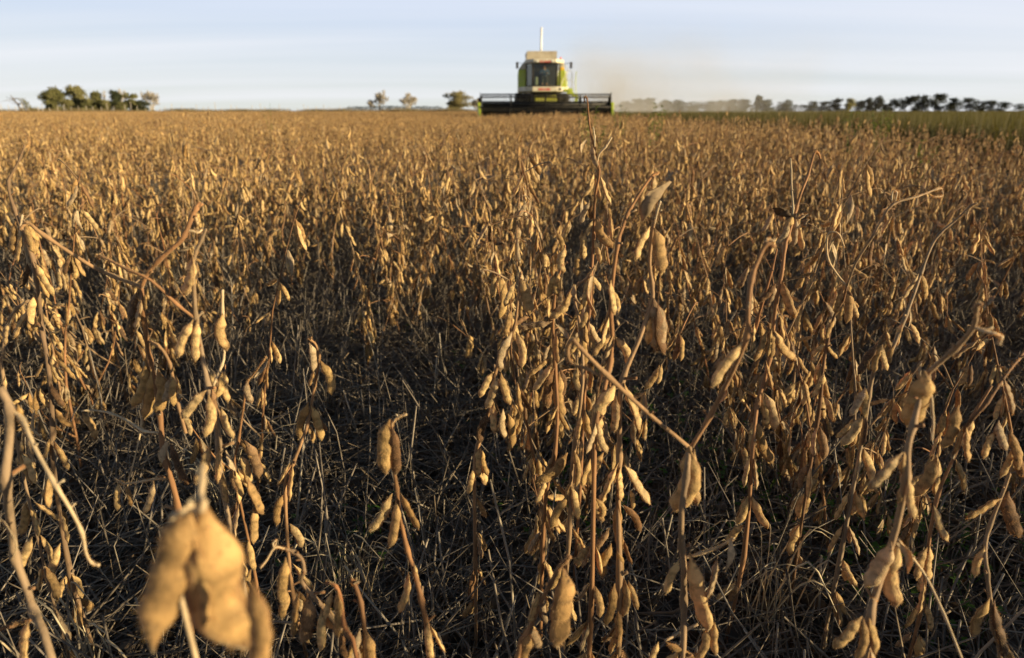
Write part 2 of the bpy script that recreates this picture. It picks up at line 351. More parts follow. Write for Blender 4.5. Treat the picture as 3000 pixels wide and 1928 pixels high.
# ------------------------------------------------------------------ soybean plants grown at random
def grow(rng, height, nbranch=2, podn=(1, 4), nodes=12):
    """-> stems [(points, radii, kind)], pods [(base, tip, roll, width, open?)]"""
    stems, pods = [], []
    def axis(p0, d0, n, step, r0, first=0, up=.18):
        p = Vector(p0); d = Vector(d0).normalized(); pts = [p.copy()]; rad = [r0]
        for i in range(n):
            d = (d + Vector((rng.uniform(-.16, .16), rng.uniform(-.16, .16), up * rng.random()))).normalized()
            p = p + d * step * rng.uniform(.85, 1.15); pts.append(p.copy()); rad.append(r0 * (1 - .78 * (i + 1) / n))
            if i >= first and i < n:
                k = rng.randint(*podn) if i < n - 1 else rng.randint(1, 3)
                az0 = rng.random() * 6.28
                for j in range(k):
                    az = az0 + rng.gauss(0, .9); out = Vector((math.cos(az), math.sin(az), 0))
                    b = p + out * rng.uniform(.002, .006) + Vector((0, 0, rng.uniform(-.004, .006)))
                    tl = rng.uniform(.05, .5); L = rng.uniform(.032, .052)
                    if rng.random() < .05: tl = rng.uniform(.9, 1.5)
                    pods.append((b, b + (out * math.sin(tl) - Vector((0, 0, 1)) * math.cos(tl)) * L, rng.uniform(0, 6.28), rng.uniform(.82, 1.08), rng.random() < .08))
            if i >= first and rng.random() < .24:
                az = rng.random() * 6.28; L = rng.uniform(.03, .095); o = Vector((math.cos(az), math.sin(az), rng.uniform(.2, 1.1))).normalized()
                q = [p, p + o * L * .55, p + o * L + Vector((0, 0, -.1 * L)), p + o * L * 1.12 + Vector((0, 0, -.22 * L))]
                stems.append((smooth_path(q, 2), [.0012] * 6 + [.001], 1))
        # bare curled tip
        d2 = (d + Vector((rng.uniform(-.5, .5), rng.uniform(-.5, .5), .3))).normalized(); L = rng.uniform(.01, .07)
        pts += [p + d2 * L * .5, p + d2 * L + Vector((rng.uniform(-.01, .01), rng.uniform(-.01, .01), -.004))]; rad += [r0 * .22, r0 * .17]
        stems.append((pts, rad, 0)); return pts
    lean = Vector((rng.uniform(-.12, .12), rng.uniform(-.12, .12), 1))
    main = axis((0, 0, -.01), lean, nodes, height / nodes, .0034, first=2)
    for _ in range(nbranch):
        i = rng.randint(1, 4); az = rng.random() * 6.28
        axis(main[i], (math.cos(az) * .8, math.sin(az) * .8, .8), rng.randint(4, 6), height / nodes, .0022, first=1, up=.35)
    return stems, pods
def merged(stems, pods, lod, rng, name):
    mb = MB(); k = {0: 6, 1: 5, 2: 3}[lod]
    for pts, rad, kind in stems: mb.tube(pts, [r * (1.0 + .25 * lod) for r in rad], k, 2, rng.random(), cap=False)
    for b, t, roll, w, op in pods:
        s = rng.choice(LOD[lod] if lod else POD_MB); M = pod_matrix(b, t, roll, w); mb.addm(s, M, rng.random())
    return mb.mesh(name, [POD, FUZZ, STEM])
rng = random.Random(11)
SPECS = [grow(random.Random(100 + i), h, nb, pn) for i, (h, nb, pn) in enumerate(
    ((.60, 2, (2, 4)), (.66, 3, (2, 5)), (.56, 1, (2, 5)), (.63, 2, (1, 4)), (.68, 2, (2, 5)), (.52, 2, (2, 5)), (.64, 1, (3, 5)), (.58, 3, (2, 4))))]
KIND = ['branched', 'bushy', 'slender', 'loosely podded', 'tall', 'short', 'densely podded', 'many-branched']
ROW, ROW0, EDGE = .53, .04, 6.35

# ------------------------------------------------------------------ hero plants read off the photograph (pixels, distance)
HERO = []
def hero(label, Y, stems, pods, w=1.0, lean=None): HERO.append((label, Y, stems, pods, w))
hero('blurred soybean plant with big tan pods close to the lens at the bottom left', .225,
     [(1.5, 1.5, [(594, 1362), (592, 1410), (588, 1460), (592, 1490)]), (1.2, 1.0, [(590, 1475), (560, 1480), (530, 1500)])],
     [(446, 1912, 556, 1490, 1.3, 0, 1), (606, 1478, 692, 1925, 1.3, 0, 7), (582, 1580, 606, 1850, .55, 0, 3), (738, 1700, 768, 1975, 1.1)])
hero('tall reddish stem with a long bare petiole at the left edge of the photo', .43,
     [(3.2, 3.4, [(0, 1136), (30, 1204), (26, 1305), (17, 1400), (34, 1554), (45, 1633), (79, 1726), (99, 1794), (151, 1928)]),
      (2.0, 1.2, [(34, 1204), (66, 1230), (100, 1308), (162, 1420), (205, 1490), (240, 1560), (252, 1620), (270, 1650), (292, 1656)]), (2.0, 1.8, [(90, 1815), (40, 1830), (-20, 1850)])],
     [(85, 1815, 60, 1960, 1.0), (8, 1525, 36, 1640, 1.1, 1), (50, 1180, 78, 1262, 1.0)])
hero('pod-laden soybean plant with a long bare curling tip near the left edge', .80,
     [(1.2, 3.2, [(72, 425), (59, 463), (40, 500), (25, 531), (30, 575), (42, 611), (55, 650), (97, 759), (118, 907), (122, 960), (145, 1103), (155, 1271), (152, 1330)]),
      (1.5, 1.2, [(66, 630), (60, 680), (80, 760), (80, 840)]), (1.6, 1.3, [(120, 1280), (95, 1250), (108, 1160), (115, 1130)])],
     [(46, 649, 34, 746), (63, 687, 46, 771), (72, 653, 97, 750), (101, 767, 160, 868), (97, 780, 146, 873), (80, 771, 63, 843), (84, 907, 38, 991), (118, 919, 101, 974),
      (127, 919, 156, 970), (132, 1055, 101, 1109), (155, 1035, 172, 1123), (165, 1049, 220, 1113), (149, 1123, 186, 1194), (108, 1136, 105, 1207), (118, 1136, 145, 1200), (162, 1197, 209, 1255),
      (145, 1285, 128, 1346), (159, 1292, 182, 1349), (71, 1278, 47, 1366), (81, 1271, 101, 1370), (100, 860, 92, 960), (165, 1300, 200, 1380)])
hero('thin soybean stem with an arching side shoot at the left edge', .72,
     [(1.5, 1.8, [(84, 880), (55, 900), (30, 930), (15, 970), (10, 1040), (12, 1120)])],
     [(25, 940, 13, 1012), (0, 1050, 32, 1062), (14, 1100, 5, 1170)])
hero('tall soybean plant forked like a Y with two thick bare arms, left of centre', .66,
     [(2.4, 3.6, [(414, 842), (422, 928), (430, 1000), (439, 1052), (456, 1130), (469, 1214), (476, 1309), (488, 1360), (500, 1400), (521, 1493), (535, 1640)]),
      (1.6, 2.2, [(59, 674), (72, 656), (84, 653), (130, 690), (262, 776), (330, 808), (393, 833), (414, 842)]), (2.6, 2.4, [(587, 594), (575, 610), (561, 640), (540, 690), (523, 712), (464, 763), (430, 805), (414, 842)]),
      (1.1, 1.0, [(536, 680), (560, 676), (580, 682), (592, 672)]), (1.6, 1.8, [(439, 1001), (462, 1012), (483, 1035), (497, 1065), (503, 1089), (520, 1180), (545, 1270)]),
      (1.2, 1.4, [(238, 1205), (262, 1202), (300, 1205), (324, 1211), (371, 1231), (420, 1262), (473, 1268)]), (1.1, .9, [(422, 1060), (415, 1238), (395, 1340), (371, 1430)]),
      (1.2, 1.2, [(336, 1400), (352, 1412), (370, 1417), (420, 1410), (446, 1405), (488, 1402)])],
     [(403, 850, 380, 991), (414, 864, 397, 974), (426, 858, 428, 907), (429, 1062, 399, 1194), (463, 1082, 473, 1214, 1.15), (442, 1082, 429, 1228), (455, 1058, 479, 1085), (496, 1106, 483, 1180), (507, 1103, 507, 1190),
      (516, 1099, 528, 1155), (490, 1295, 500, 1390, 1.2, 1), (500, 1298, 547, 1420), (473, 1322, 473, 1369), (240, 1208, 287, 1285), (450, 1408, 424, 1508), (346, 1414, 343, 1496), (370, 1420, 386, 1485)])
hero('reddish soybean plant with one wide flat pod at its top, beside the Y-forked plant', .62,
     [(1.3, 3.2, [(604, 670), (592, 700), (570, 750), (566, 800), (568, 843), (574, 934), (588, 1018), (611, 1136), (635, 1238), (642, 1312), (650, 1420)]),
      (1.1, 1.6, [(291, 762), (285, 750), (300, 752), (380, 793), (443, 822), (520, 893), (568, 930)]), (1.6, 1.5, [(652, 850), (652, 914), (657, 1035), (650, 1070), (642, 1089), (625, 1130)])],
     [(564, 748, 547, 873, 1.55), (566, 936, 515, 1046, 1.1), (578, 936, 572, 1060), (605, 1143, 530, 1231, 1.1), (611, 1157, 611, 1282), (621, 1136, 640, 1225), (648, 1194, 681, 1288), (652, 918, 655, 1030, 1.15),
      (658, 1089, 664, 1180), (652, 1089, 640, 1165), (618, 1305, 574, 1425, 1.1), (638, 1305, 642, 1420), (662, 1319, 690, 1380, 1.3, 1), (651, 1385, 662, 1482), (682, 1390, 713, 1455), (727, 1400, 772, 1510), (741, 1486, 744, 1592), (662, 1530, 662, 1637)])
hero('short soybean shoot with one broad pod under a straight bare tip', .75,
     [(1.1, 1.9, [(780, 1044), (770, 1058), (740, 1100), (724, 1120), (712, 1200), (699, 1292), (690, 1400)])],
     [(724, 1116, 733, 1184, 1.35), (704, 1285, 740, 1350, 1.1), (716, 1290, 765, 1400, 1.1), (700, 1330, 735, 1420)])
hero('lone soybean plant with a hooked tip and five pods over dark straw', .80,
     [(1.3, 2.6, [(902, 990), (910, 996), (925, 1010), (935, 1042), (933, 1069), (922, 1130), (913, 1184), (903, 1238), (882, 1299), (858, 1360), (835, 1420)])],
     [(905, 1004, 922, 1088, 1.1), (938, 1056, 980, 1155), (922, 1085, 904, 1132, 1.2), (904, 1178, 870, 1286), (911, 1186, 945, 1290), (920, 1190, 952, 1265)])
hero('front soybean plant with two fuzzy upright pods over a fan of three', .58,
     [(1.5, 3.2, [(1145, 1228), (1150, 1300), (1155, 1380), (1162, 1430), (1170, 1503), (1194, 1613), (1214, 1674), (1235, 1760), (1249, 1825), (1262, 1928)]), (1.2, 1.2, [(1192, 1214), (1170, 1220), (1152, 1235), (1148, 1250)])],
     [(1142, 1228, 1122, 1388, 1.1), (1146, 1248, 1163, 1390), (1149, 1446, 1091, 1560, 1.05), (1160, 1462, 1146, 1606, .85), (1172, 1444, 1228, 1548, 1.05), (1197, 1676, 1175, 1800, 1.1), (1212, 1648, 1230, 1725, .8), (1254, 1822, 1262, 1940), (1260, 1832, 1302, 1914)])
hero('bent soybean stalk with a pale forked tip at the bottom of the photo', .50,
     [(1.6, 2.6, [(834, 1608), (862, 1618), (885, 1640), (890, 1675), (882, 1702), (913, 1740), (947, 1781), (1000, 1850), (1050, 1920)]), (1.2, 1.0, [(834, 1608), (805, 1604), (782, 1640), (762, 1665)]), (.9, .8, [(803, 1606), (800, 1590), (812, 1582)])],
     [(837, 1633, 825, 1770, 1.1), (878, 1733, 852, 1866, 1.1), (900, 1738, 892, 1886, 1.2)])
hero('cut soybean stalk with one bright fuzzy pod standing beside a bare stub', .50,
     [(1.4, 2.4, [(955, 1705), (985, 1719), (1000, 1760), (1010, 1840), (1045, 1928)])],
     [(988, 1727, 991, 1875, 1.1), (975, 1730, 940, 1836, .8), (1000, 1850, 1010, 1930)])
hero('bare stub of a soybean stalk with a ragged top', .52,
     [(2.2, 2.2, [(1026, 1702), (1036, 1705), (1046, 1730), (1057, 1767), (1068, 1850), (1070, 1928)])], [(1036, 1712, 1058, 1704, .9, 1)])
hero('leaning soybean stem with one fat bristly pod at the bottom centre', .46,
     [(1.8, 2.4, [(1671, 1630), (1655, 1645), (1637, 1667), (1610, 1715), (1582, 1770), (1550, 1850), (1517, 1928)])],
     [(1650, 1665, 1633, 1890, 1.3)])
hero('big soybean plant forked wide in a V with a curled arm, right of centre', .52,
     [(2.8, 3.4, [(2020, 1308), (2010, 1400), (1997, 1500), (1997, 1606), (2003, 1657), (2003, 1760), (2000, 1928)]),
      (1.3, 2.1, [(1755, 1100), (1720, 1080), (1675, 1065), (1663, 1035), (1668, 1005), (1680, 997), (1700, 1020), (1782, 1103), (1900, 1212), (2018, 1310)]),
      (1.8, 2.2, [(2272, 724), (2245, 716), (2222, 760), (2203, 814), (2192, 900), (2188, 985), (2150, 1080), (2080, 1220), (2026, 1309)]), (1.2, 1.0, [(2241, 717), (2250, 700), (2268, 708)]),
      (1.4, 1.2, [(1997, 1637), (2050, 1622), (2106, 1602), (2135, 1585), (2150, 1577)]), (1.5, 1.4, [(2045, 1829), (2000, 1850), (1949, 1877)])],
     [(2018, 1308, 1994, 1502, 1.25), (2034, 1314, 2033, 1482, .8), (2176, 1000, 2080, 1132, .95), (2022, 1620, 2074, 1842, 1.05), (1990, 1637, 1947, 1738), (2072, 1834, 2045, 1940), (2094, 1822, 2093, 1920), (2140, 1583, 2124, 1676, 1, 1), (2103, 1630, 2079, 1755),
      (1949, 1880, 2050, 1935, 1.1), (1930, 1880, 1905, 1950)])
hero('dense soybean plant in the centre row with a drooping dark stem', .70,
     [(1.4, 3.0, [(1929, 505), (1912, 515), (1886, 548), (1840, 624), (1825, 665), (1810, 712), (1794, 831), (1789, 923), (1793, 982), (1788, 1060), (1765, 1160), (1745, 1240), (1740, 1400)])],
     [(1918, 515, 1908, 585, 1.2), (1886, 560, 1878, 640), (1789, 985, 1734, 1040), (1795, 985, 1768, 1082, 1.05), (1800, 985, 1853, 1069), (1790, 820, 1802, 925), (1784, 930, 1762, 1010), (1745, 1240, 1720, 1330), (1750, 1240, 1775, 1330), (1765, 1160, 1738, 1240)])
hero('soybean plant with a gaping grey pod and fat fuzzy pods in the centre row', .68,
     [(1.8, 3.6, [(1918, 640), (1910, 690), (1903, 771), (1910, 830), (1912, 873), (1900, 917), (1870, 1000), (1825, 1109), (1815, 1200), (1815, 1339), (1811, 1468), (1815, 1688), (1812, 1928)]), (1.3, 1.2, [(1935, 590), (1925, 620), (1918, 655)])],
     [(1905, 662, 1859, 762, 1.0), (1916, 668, 1941, 800, 1.25), (1965, 532, 1880, 650, 1.3, 1), (1914, 873, 1935, 1030, 1.2), (1908, 878, 1905, 1010, .9), (1928, 890, 1945, 1045, 1), (1805, 1120, 1739, 1268, 1.1), (1829, 1123, 1878, 1263), (1805, 1160, 1798, 1270),
      (1812, 1356, 1758, 1484, 1.1), (1829, 1363, 1903, 1477, 1.05), (1819, 1366, 1818, 1470, 1.1), (1846, 1434, 1856, 1492), (1825, 1479, 1882, 1553), (1811, 1472, 1815, 1615), (1784, 1547, 1734, 1625), (1791, 1592, 1758, 1693, 1.15), (1808, 1615, 1820, 1685, 1.2), (1829, 1585, 1849, 1652),
      (1829, 1695, 1832, 1808), (1801, 1709, 1779, 1835), (1811, 1790, 1811, 1900), (1840, 1700, 1870, 1790)])
hero('soybean plant thick with drooping pods left of the centre row', .82,
     [(1.4, 2.8, [(1528, 795), (1523, 814), (1515, 907), (1505, 964), (1474, 1042), (1451, 1089), (1434, 1204), (1400, 1305), (1390, 1380)])],
     [(1511, 826, 1477, 900), (1523, 814, 1555, 922, 1.15), (1501, 971, 1459, 1090), (1511, 971, 1537, 1078), (1447, 1089, 1403, 1165), (1454, 1096, 1427, 1199), (1468, 1092, 1493, 1189), (1430, 1204, 1400, 1300), (1447, 1180, 1447, 1273), (1474, 1197, 1478, 1290),
      (1488, 1212, 1505, 1310), (1405, 1310, 1400, 1400), (1408, 1310, 1425, 1395), (1500, 905, 1480, 985)])
hero('soybean plant with one pod held straight out sideways in the centre row', .80,
     [(1.4, 3.0, [(1655, 718), (1648, 770), (1633, 822), (1622, 900), (1620, 965), (1626, 1069), (1633, 1204), (1625, 1330), (1600, 1450), (1590, 1600)])],
     [(1654, 725, 1642, 802, 1.2), (1637, 801, 1629, 870, 1.2), (1626, 806, 1605, 870), (1618, 942, 1517, 958, 1.0), (1675, 864, 1616, 938), (1682, 832, 1652, 922, 1.1), (1630, 974, 1630, 1066), (1616, 1049, 1550, 1101), (1616, 1065, 1563, 1145), (1623, 1079, 1599, 1196, 1.1), (1643, 1082, 1647, 1169),
      (1638, 1090, 1642, 1226), (1612, 1010, 1592, 1056), (1628, 1200, 1598, 1268), (1633, 1190, 1628, 1245), (1640, 1205, 1665, 1262), (1624, 1330, 1590, 1410)])
hero('soybean plant with pale papery burst pods in the middle of the photo', .76,
     [(1.4, 2.8, [(1742, 780), (1720, 815), (1688, 838), (1684, 870), (1687, 900), (1701, 968), (1707, 1120), (1684, 1299), (1672, 1420), (1668, 1560)])],
     [(1734, 809, 1745, 925, 1.3, 1), (1720, 815, 1712, 905), (1728, 805, 1762, 850), (1684, 835, 1700, 890, 1.2, 1), (1724, 944, 1760, 1013), (1716, 950, 1722, 1010), (1714, 1204, 1730, 1297, 1.1), (1734, 1268, 1763, 1321, 1.2), (1703, 1215, 1690, 1290), (1663, 1326, 1580, 1419, 1.1), (1680, 1315, 1694, 1425, .8), (1768, 1326, 1719, 1423, 1.2), (1700, 980, 1672, 1040), (1706, 985, 1716, 1070), (1672, 1420, 1640, 1500), (1674, 1425, 1694, 1520), (1720, 905, 1700, 970)])
hero('tallest soybean plant in the centre, its bare tip reaching the combine', .95,
     [(.7, 2.8, [(1714, 300), (1712, 286), (1720, 290), (1725, 350), (1733, 400), (1755, 500), (1743, 577), (1739, 695), (1734, 790), (1728, 900), (1720, 1000)]), (1.3, 1.4, [(1792, 402), (1775, 430), (1755, 452), (1748, 490)]), (.9, 1.1, [(1738, 372), (1742, 400), (1742, 430)])],
     [(1734, 425, 1747, 492, 1.1), (1758, 514, 1787, 600), (1726, 480, 1708, 533), (1728, 586, 1699, 655), (1734, 598, 1730, 645, 1.2), (1747, 640, 1787, 731, 1.1), (1738, 645, 1718, 690), (1705, 674, 1705, 752), (1715, 676, 1713, 765), (1688, 738, 1692, 812, 1.15), (1718, 410, 1703, 458, 1.2, 1), (1740, 700, 1760, 770), (1734, 790, 1712, 850), (1700, 735, 1680, 800)])
hero('soybean plant with a crumpled dark leaf hanging at its top, right of centre', .85,
     [(1.2, 3.0, [(2403, 465), (2398, 450), (2386, 448), (2367, 514), (2345, 570), (2333, 611), (2310, 690), (2300, 721), (2291, 801), (2274, 885), (2266, 957), (2255, 1050), (2237, 1120), (2220, 1180), (2207, 1290)]),
      (1.1, 1.2, [(2316, 465), (2318, 500), (2320, 560), (2324, 610), (2320, 650)]), (1.3, 2.4, [(2276, 729), (2262, 790), (2245, 850), (2219, 940), (2205, 1010)])],
     [(2324, 628, 2302, 714, 1.2), (2329, 636, 2325, 722), (2333, 638, 2352, 731, 1.05), (2312, 650, 2278, 722), (2291, 822, 2327, 934), (2274, 831, 2222, 888), (2272, 840, 2250, 905), (2211, 945, 2202, 1031), (2262, 962, 2252, 1048, 1.1), (2255, 965, 2222, 1050), (2266, 966, 2330, 1062), (2247, 968, 2215, 1061),
      (2257, 968, 2263, 1050), (2244, 1055, 2263, 1142), (2234, 1150, 2249, 1257), (2237, 1150, 2276, 1260), (2224, 1160, 2198, 1240), (2213, 1230, 2260, 1362), (2210, 1240, 2200, 1330)])
hero('soybean plant with a hooked arm and one long pod dangling on its own', .88,
     [(1.6, 2.6, [(2481, 839), (2470, 880), (2443, 928), (2422, 1016), (2410, 1090), (2400, 1200)]), (1.0, 1.5, [(2473, 721), (2460, 690), (2447, 680), (2428, 683), (2422, 710), (2426, 759), (2450, 800), (2481, 839)]),
      (1.1, 1.7, [(2730, 577), (2758, 575), (2760, 562), (2751, 552), (2690, 575), (2616, 598), (2580, 650), (2557, 691), (2507, 771), (2481, 839)]), (.9, 1.0, [(2622, 590), (2628, 565), (2616, 560), (2612, 590)])],
     [(2558, 697, 2549, 784, .8), (2473, 850, 2447, 921), (2481, 852, 2485, 947), (2486, 850, 2494, 890), (2418, 1008, 2375, 1046), (2424, 1012, 2454, 1052), (2445, 935, 2420, 1000), (2412, 1090, 2385, 1165), (2412, 1090, 2424, 1170)])
hero('soybean plant leaning right with a long bare upper stem', .80,
     [(1.2, 2.8, [(2863, 596), (2845, 603), (2800, 645), (2751, 687), (2725, 730), (2701, 793), (2678, 860), (2654, 923), (2604, 1046), (2582, 991 + 60), (2560, 1090), (2545, 1160), (2530, 1260)]), (.9, .9, [(2845, 605), (2834, 625), (2832, 642)])],
     [(2692, 801, 2644, 875), (2701, 801, 2715, 879, 1.1), (2667, 945, 2695, 1006), (2646, 945, 2623, 1014), (2668, 905, 2660, 960, 1.2, 1), (2571, 1005, 2515, 1098, 1.15), (2582, 1011, 2556, 1091), (2585, 1008, 2597, 1088), (2534, 1135, 2492, 1220), (2538, 1140, 2530, 1225), (2620, 1010, 2600, 1070)])
hero('blurred Y-shaped soybean branch close to the lens, right of the photo', .46,
     [(1.6, 3.2, [(2870, 888), (2860, 900), (2853, 957), (2800, 1020), (2723, 1089), (2705, 1130), (2693, 1170), (2675, 1250), (2659, 1315), (2655, 1400), (2625, 1548), (2590, 1660), (2560, 1760), (2548, 1820)]),
      (1.4, 1.3, [(2853, 957), (2880, 968), (2915, 978), (2933, 988), (2926, 1008)]), (1.0, .9, [(2723, 1100), (2730, 1180), (2735, 1240), (2730, 1290)]), (1.3, 1.1, [(2632, 1582), (2670, 1630), (2714, 1691), (2766, 1801), (2817, 1928)])],
     [(2708, 1086, 2662, 1245, 1.7), (2646, 1325, 2548, 1442, 1.2), (2650, 1325, 2640, 1470, 1.3), (2660, 1400, 2674, 1520, 1.1), (2611, 1587, 2540, 1720, 1.4), (2632, 1590, 2609, 1780, 1.05), (2526, 1806, 2445, 1906, 1.2), (2529, 1811, 2517, 1935), (2546, 1811, 2569, 1916, 1.1), (2628, 1590, 2660, 1680, 1.1, 1)])
hero('soybean plant with a split reddish pod at the right edge of the photo', .62,
     [(1.6, 2.6, [(2972, 1300), (2955, 1390), (2944, 1427), (2900, 1540), (2886, 1606), (2892, 1680), (2900, 1746), (2910, 1840), (2930, 1928)]), (1.4, 2.2, [(3020, 1010), (2985, 1050), (2943, 1103), (2890, 1180), (2828, 1255), (2790, 1340)])],
     [(2954, 1440, 2980, 1578, 1.2), (2937, 1460, 2829, 1522), (2900, 1750, 2849, 1872, 1.1), (2913, 1758, 2946, 1935, 1.0), (2943, 1109, 2969, 1212, 1.1), (2831, 1251, 2837, 1356, 1.1), (2808, 1187, 2769, 1318, 1.1), (2820, 1250, 2800, 1330), (2926, 1230, 2945, 1322, 1.2), (2919, 1262, 2877, 1344, 1.1), (2960, 1260, 2990, 1380), (2965, 1310, 2935, 1400), (2972, 1300, 2995, 1400), (2885, 1600, 2850, 1690)])
hero('soybean plant with broad flat hanging pods low in the right corner', .70,
     [(1.6, 2.4, [(2905, 1130), (2850, 1220), (2790, 1350), (2745, 1460), (2720, 1600), (2700, 1780)])],
     [(2745, 1340, 2680, 1460, 1.1), (2752, 1350, 2740, 1455, 1.3), (2720, 1600, 2680, 1700), (2724, 1600, 2720, 1705, 1.1), (2735, 1480, 2775, 1590), (2850, 1225, 2820, 1310), (2800, 1345, 2830, 1440)])

def build_hero(label, Y, stems, pods, wk, idx):
    rr = random.Random(1000 + idx)
    main = stems[0][2]; base = P(*main[-1], Y)
    if Y < .3: base.x *= 1.36                              # its stalk runs down and away behind the pods
    root = empty('soybean_plant', (base.x + rr.uniform(-.01, .01), Y + (.07 if Y < .3 else 0), 0), label, 'soybean plant', 'dry soybean plants in the field')
    o = Vector(root.location)
    def depth(px, py): return Y + .018 * math.sin(px * .013 + idx) + .014 * math.sin(py * .011 + 2 * idx)
    for si, (r0, r1, pts) in enumerate(stems):
        q = [P(x, y, depth(x, y)) for x, y in pts]
        if si == 0: q = q + ([q[-1] + Vector((q[-1].x * .12 + o.x * .12, .03, -.05))] if Y < .3 else []) + [Vector((base.x + (o.x - base.x) * .6, q[-1].y + (.06 if Y < .3 else 0), max(.03, q[-1].z * .5))), Vector((o.x, o.y, -.015))]
        k = 3; path = smooth_path([p - o for p in q], k); n = len(path)
        if si == 0:
            path0 = [a.lerp(c, t / 4) for a, c in zip(path, path[1:]) for t in range(4)]
        rad = [.88 * (r0 + (r1 - r0) * min(1, i / (n - 1) * 1.3)) * .001 for i in range(n)]
        for j in range(k, n - 1, k * 2): rad[j] *= 1.45            # swollen nodes
        mb = MB(); mb.tube(path, rad, 8, 0, rr.random()); stem_fuzz(mb, path, rad, rr, int(20 * n) if Y > .3 else 0)
        for j in range(k, n - 1, k):                       # scars and stubs where leaf stalks broke off
            if rr.random() < .6:
                a = rr.random() * 6.28; out = Vector((math.cos(a), math.sin(a), rr.uniform(.1, 1))).normalized(); L = rad[j] * rr.uniform(1.8, 4.5)
                mb.tube([path[j], path[j] + out * L * .7, path[j] + out * L], [rad[j] * .55, rad[j] * .42, rad[j] * .5], 5, 0, rr.random())
        mb.build('stem' if si == 0 else 'branch', [STEM if (Y > .3 and (si == 0 or r1 > 1.5)) else PALE, FUZZ], root)
    if Y > .45:                                            # pods low on the stem, below those the photo shows singly
        low = P(0, max([p[1] for p in pods] + [main[0][1]]) + 60, Y).z; sp = path0; acc = 0
        for a, c in zip(sp, sp[1:]):
            acc += (c - a).length
            if acc > .045 and c.z < low and c.z > .09:
                acc = 0
                for _ in range(rr.randint(1, 3)):
                    az = rr.random() * 6.28; tl = rr.uniform(.1, .6); out = Vector((math.cos(az), math.sin(az), 0)); bb = c + out * .004
                    ob = bpy.data.objects.new('pod', rr.choice(POD_ME)); COL.objects.link(ob); ob.parent = root
                    ob.matrix_local = pod_matrix(bb, bb + (out * math.sin(tl) - Vector((0, 0, 1)) * math.cos(tl)) * rr.uniform(.036, .05), rr.random() * 6.28, 1.0)
    for p in pods:
        x0, y0, x1, y1 = p[:4]; w = (p[4] if len(p) > 4 else 1.0) * wk; op = len(p) == 6
        d0 = depth(x0, y0) - .004 * (Y > .3); b = P(x0, y0, d0); t = P(x1, y1, d0 + rr.uniform(-.008, .012))
        me = rr.choice(OPEN_ME) if op else (rr.choice(POD_ME[:5]) if math.hypot(x1 - x0, y1 - y0) * Y > 52 else rr.choice(POD_ME[3:8]))
        if Y < .3: me = AMBER_ME[p[6] if len(p) > 6 else 0]
        ob = bpy.data.objects.new('open_pod' if op else 'pod', me); COL.objects.link(ob); ob.parent = root
        roll = rr.gauss(0, .5) + (math.pi if rr.random() < .5 else 0)
        v = (b - Vector((0, 0, H))).normalized(); ax = (t - b).normalized(); foreshort = max(.55, (1 - v.dot(ax) ** 2) ** .5)
        ob.matrix_local = pod_matrix(b - o, t - o, roll, w * foreshort * rr.uniform(1.0, 1.14))
    return root
HROOT = [build_hero(*h, i) for i, h in enumerate(HERO)]
def crumpled_leaf(size, rr):
    mb = MB(); n = 9; vs = []
    for i in range(n):
        for j in range(n):
            u, v = i / (n - 1) * 2 - 1, j / (n - 1) * 2 - 1; w = (1 - u * u * .8) ** .5
            vs.append((size * u + rr.uniform(-.1, .1) * size, size * .8 * v * w * math.cos(v * 1.5), size * (.55 * math.sin(v * 2.6 + u * 2) + rr.uniform(-.14, .14))))
    mb.add(vs, [(i * n + j, (i + 1) * n + j, (i + 1) * n + j + 1, i * n + j + 1) for i in range(n - 1) for j in range(n - 1)], 0, rr.random())
    return mb
for h in HROOT:
    if 'crumpled dark leaf' in h['label']:
        for (px, py, s) in ((2293, 622, .011), (2352, 632, .009), (2356, 655, .008)):
            l = crumpled_leaf(s, rng).build('dry_leaf', LEAF, h); l.location = P(px, py, .85) - h.location; l.rotation_euler = (1.2, rng.uniform(-.5, .5), rng.uniform(0, 3))

# ------------------------------------------------------------------ the plants behind them, one object each
def make_proto(i):
    st, pd = SPECS[i]; rr = random.Random(300 + i)
    root = empty('soybean_plant', (0, 0, 0), 'x', 'soybean plant', 'dry soybean plants in the field')
    mb = MB()
    for pts, rad, kind in st:
        if kind == 0: mb.tube(pts, rad, 6, 0, rr.random(), cap=False); stem_fuzz(mb, [Vector(p) for p in pts], rad, rr, 40)
    mb.build('stem', [STEM, FUZZ], root)
    for pts, rad, kind in st:
        if kind == 1: mb = MB(); mb.tube(pts, rad, 5, 0, rr.random(), cap=False); mb.build('petiole', [STEM], root)
    for b, t, roll, w, op in pd:
        ob = bpy.data.objects.new('open_pod' if op else 'pod', rr.choice(OPEN_ME if op else POD_ME)); COL.objects.link(ob); ob.parent = root; ob.matrix_local = pod_matrix(b, t, roll, w)
    return root
MERGED = [merged(*s, 1, random.Random(500 + i), 'soybean_plant') for i, s in enumerate(SPECS)]
LOW = [merged(*s, 2, random.Random(600 + i), 'soybean_plant_far') for i, s in enumerate(SPECS)]
spots = []                       # (y, x, row)
rr = random.Random(21)
for row in range(-90, 13):
    x0 = ROW0 + row * ROW
    if x0 > EDGE: continue
    y = .9 + rr.random() * .1
    while y < 40:
        x = x0 + rr.gauss(0, .045 if y < 2 else .13) + .05 * math.sin(y * 1.7 + row)
        if abs(x) < .77 * y + .35: spots.append((y, x, row))
        y += rr.uniform(.055, .125) * (.6 if y < 1.7 and row in (-1, 0, 1) else 1)
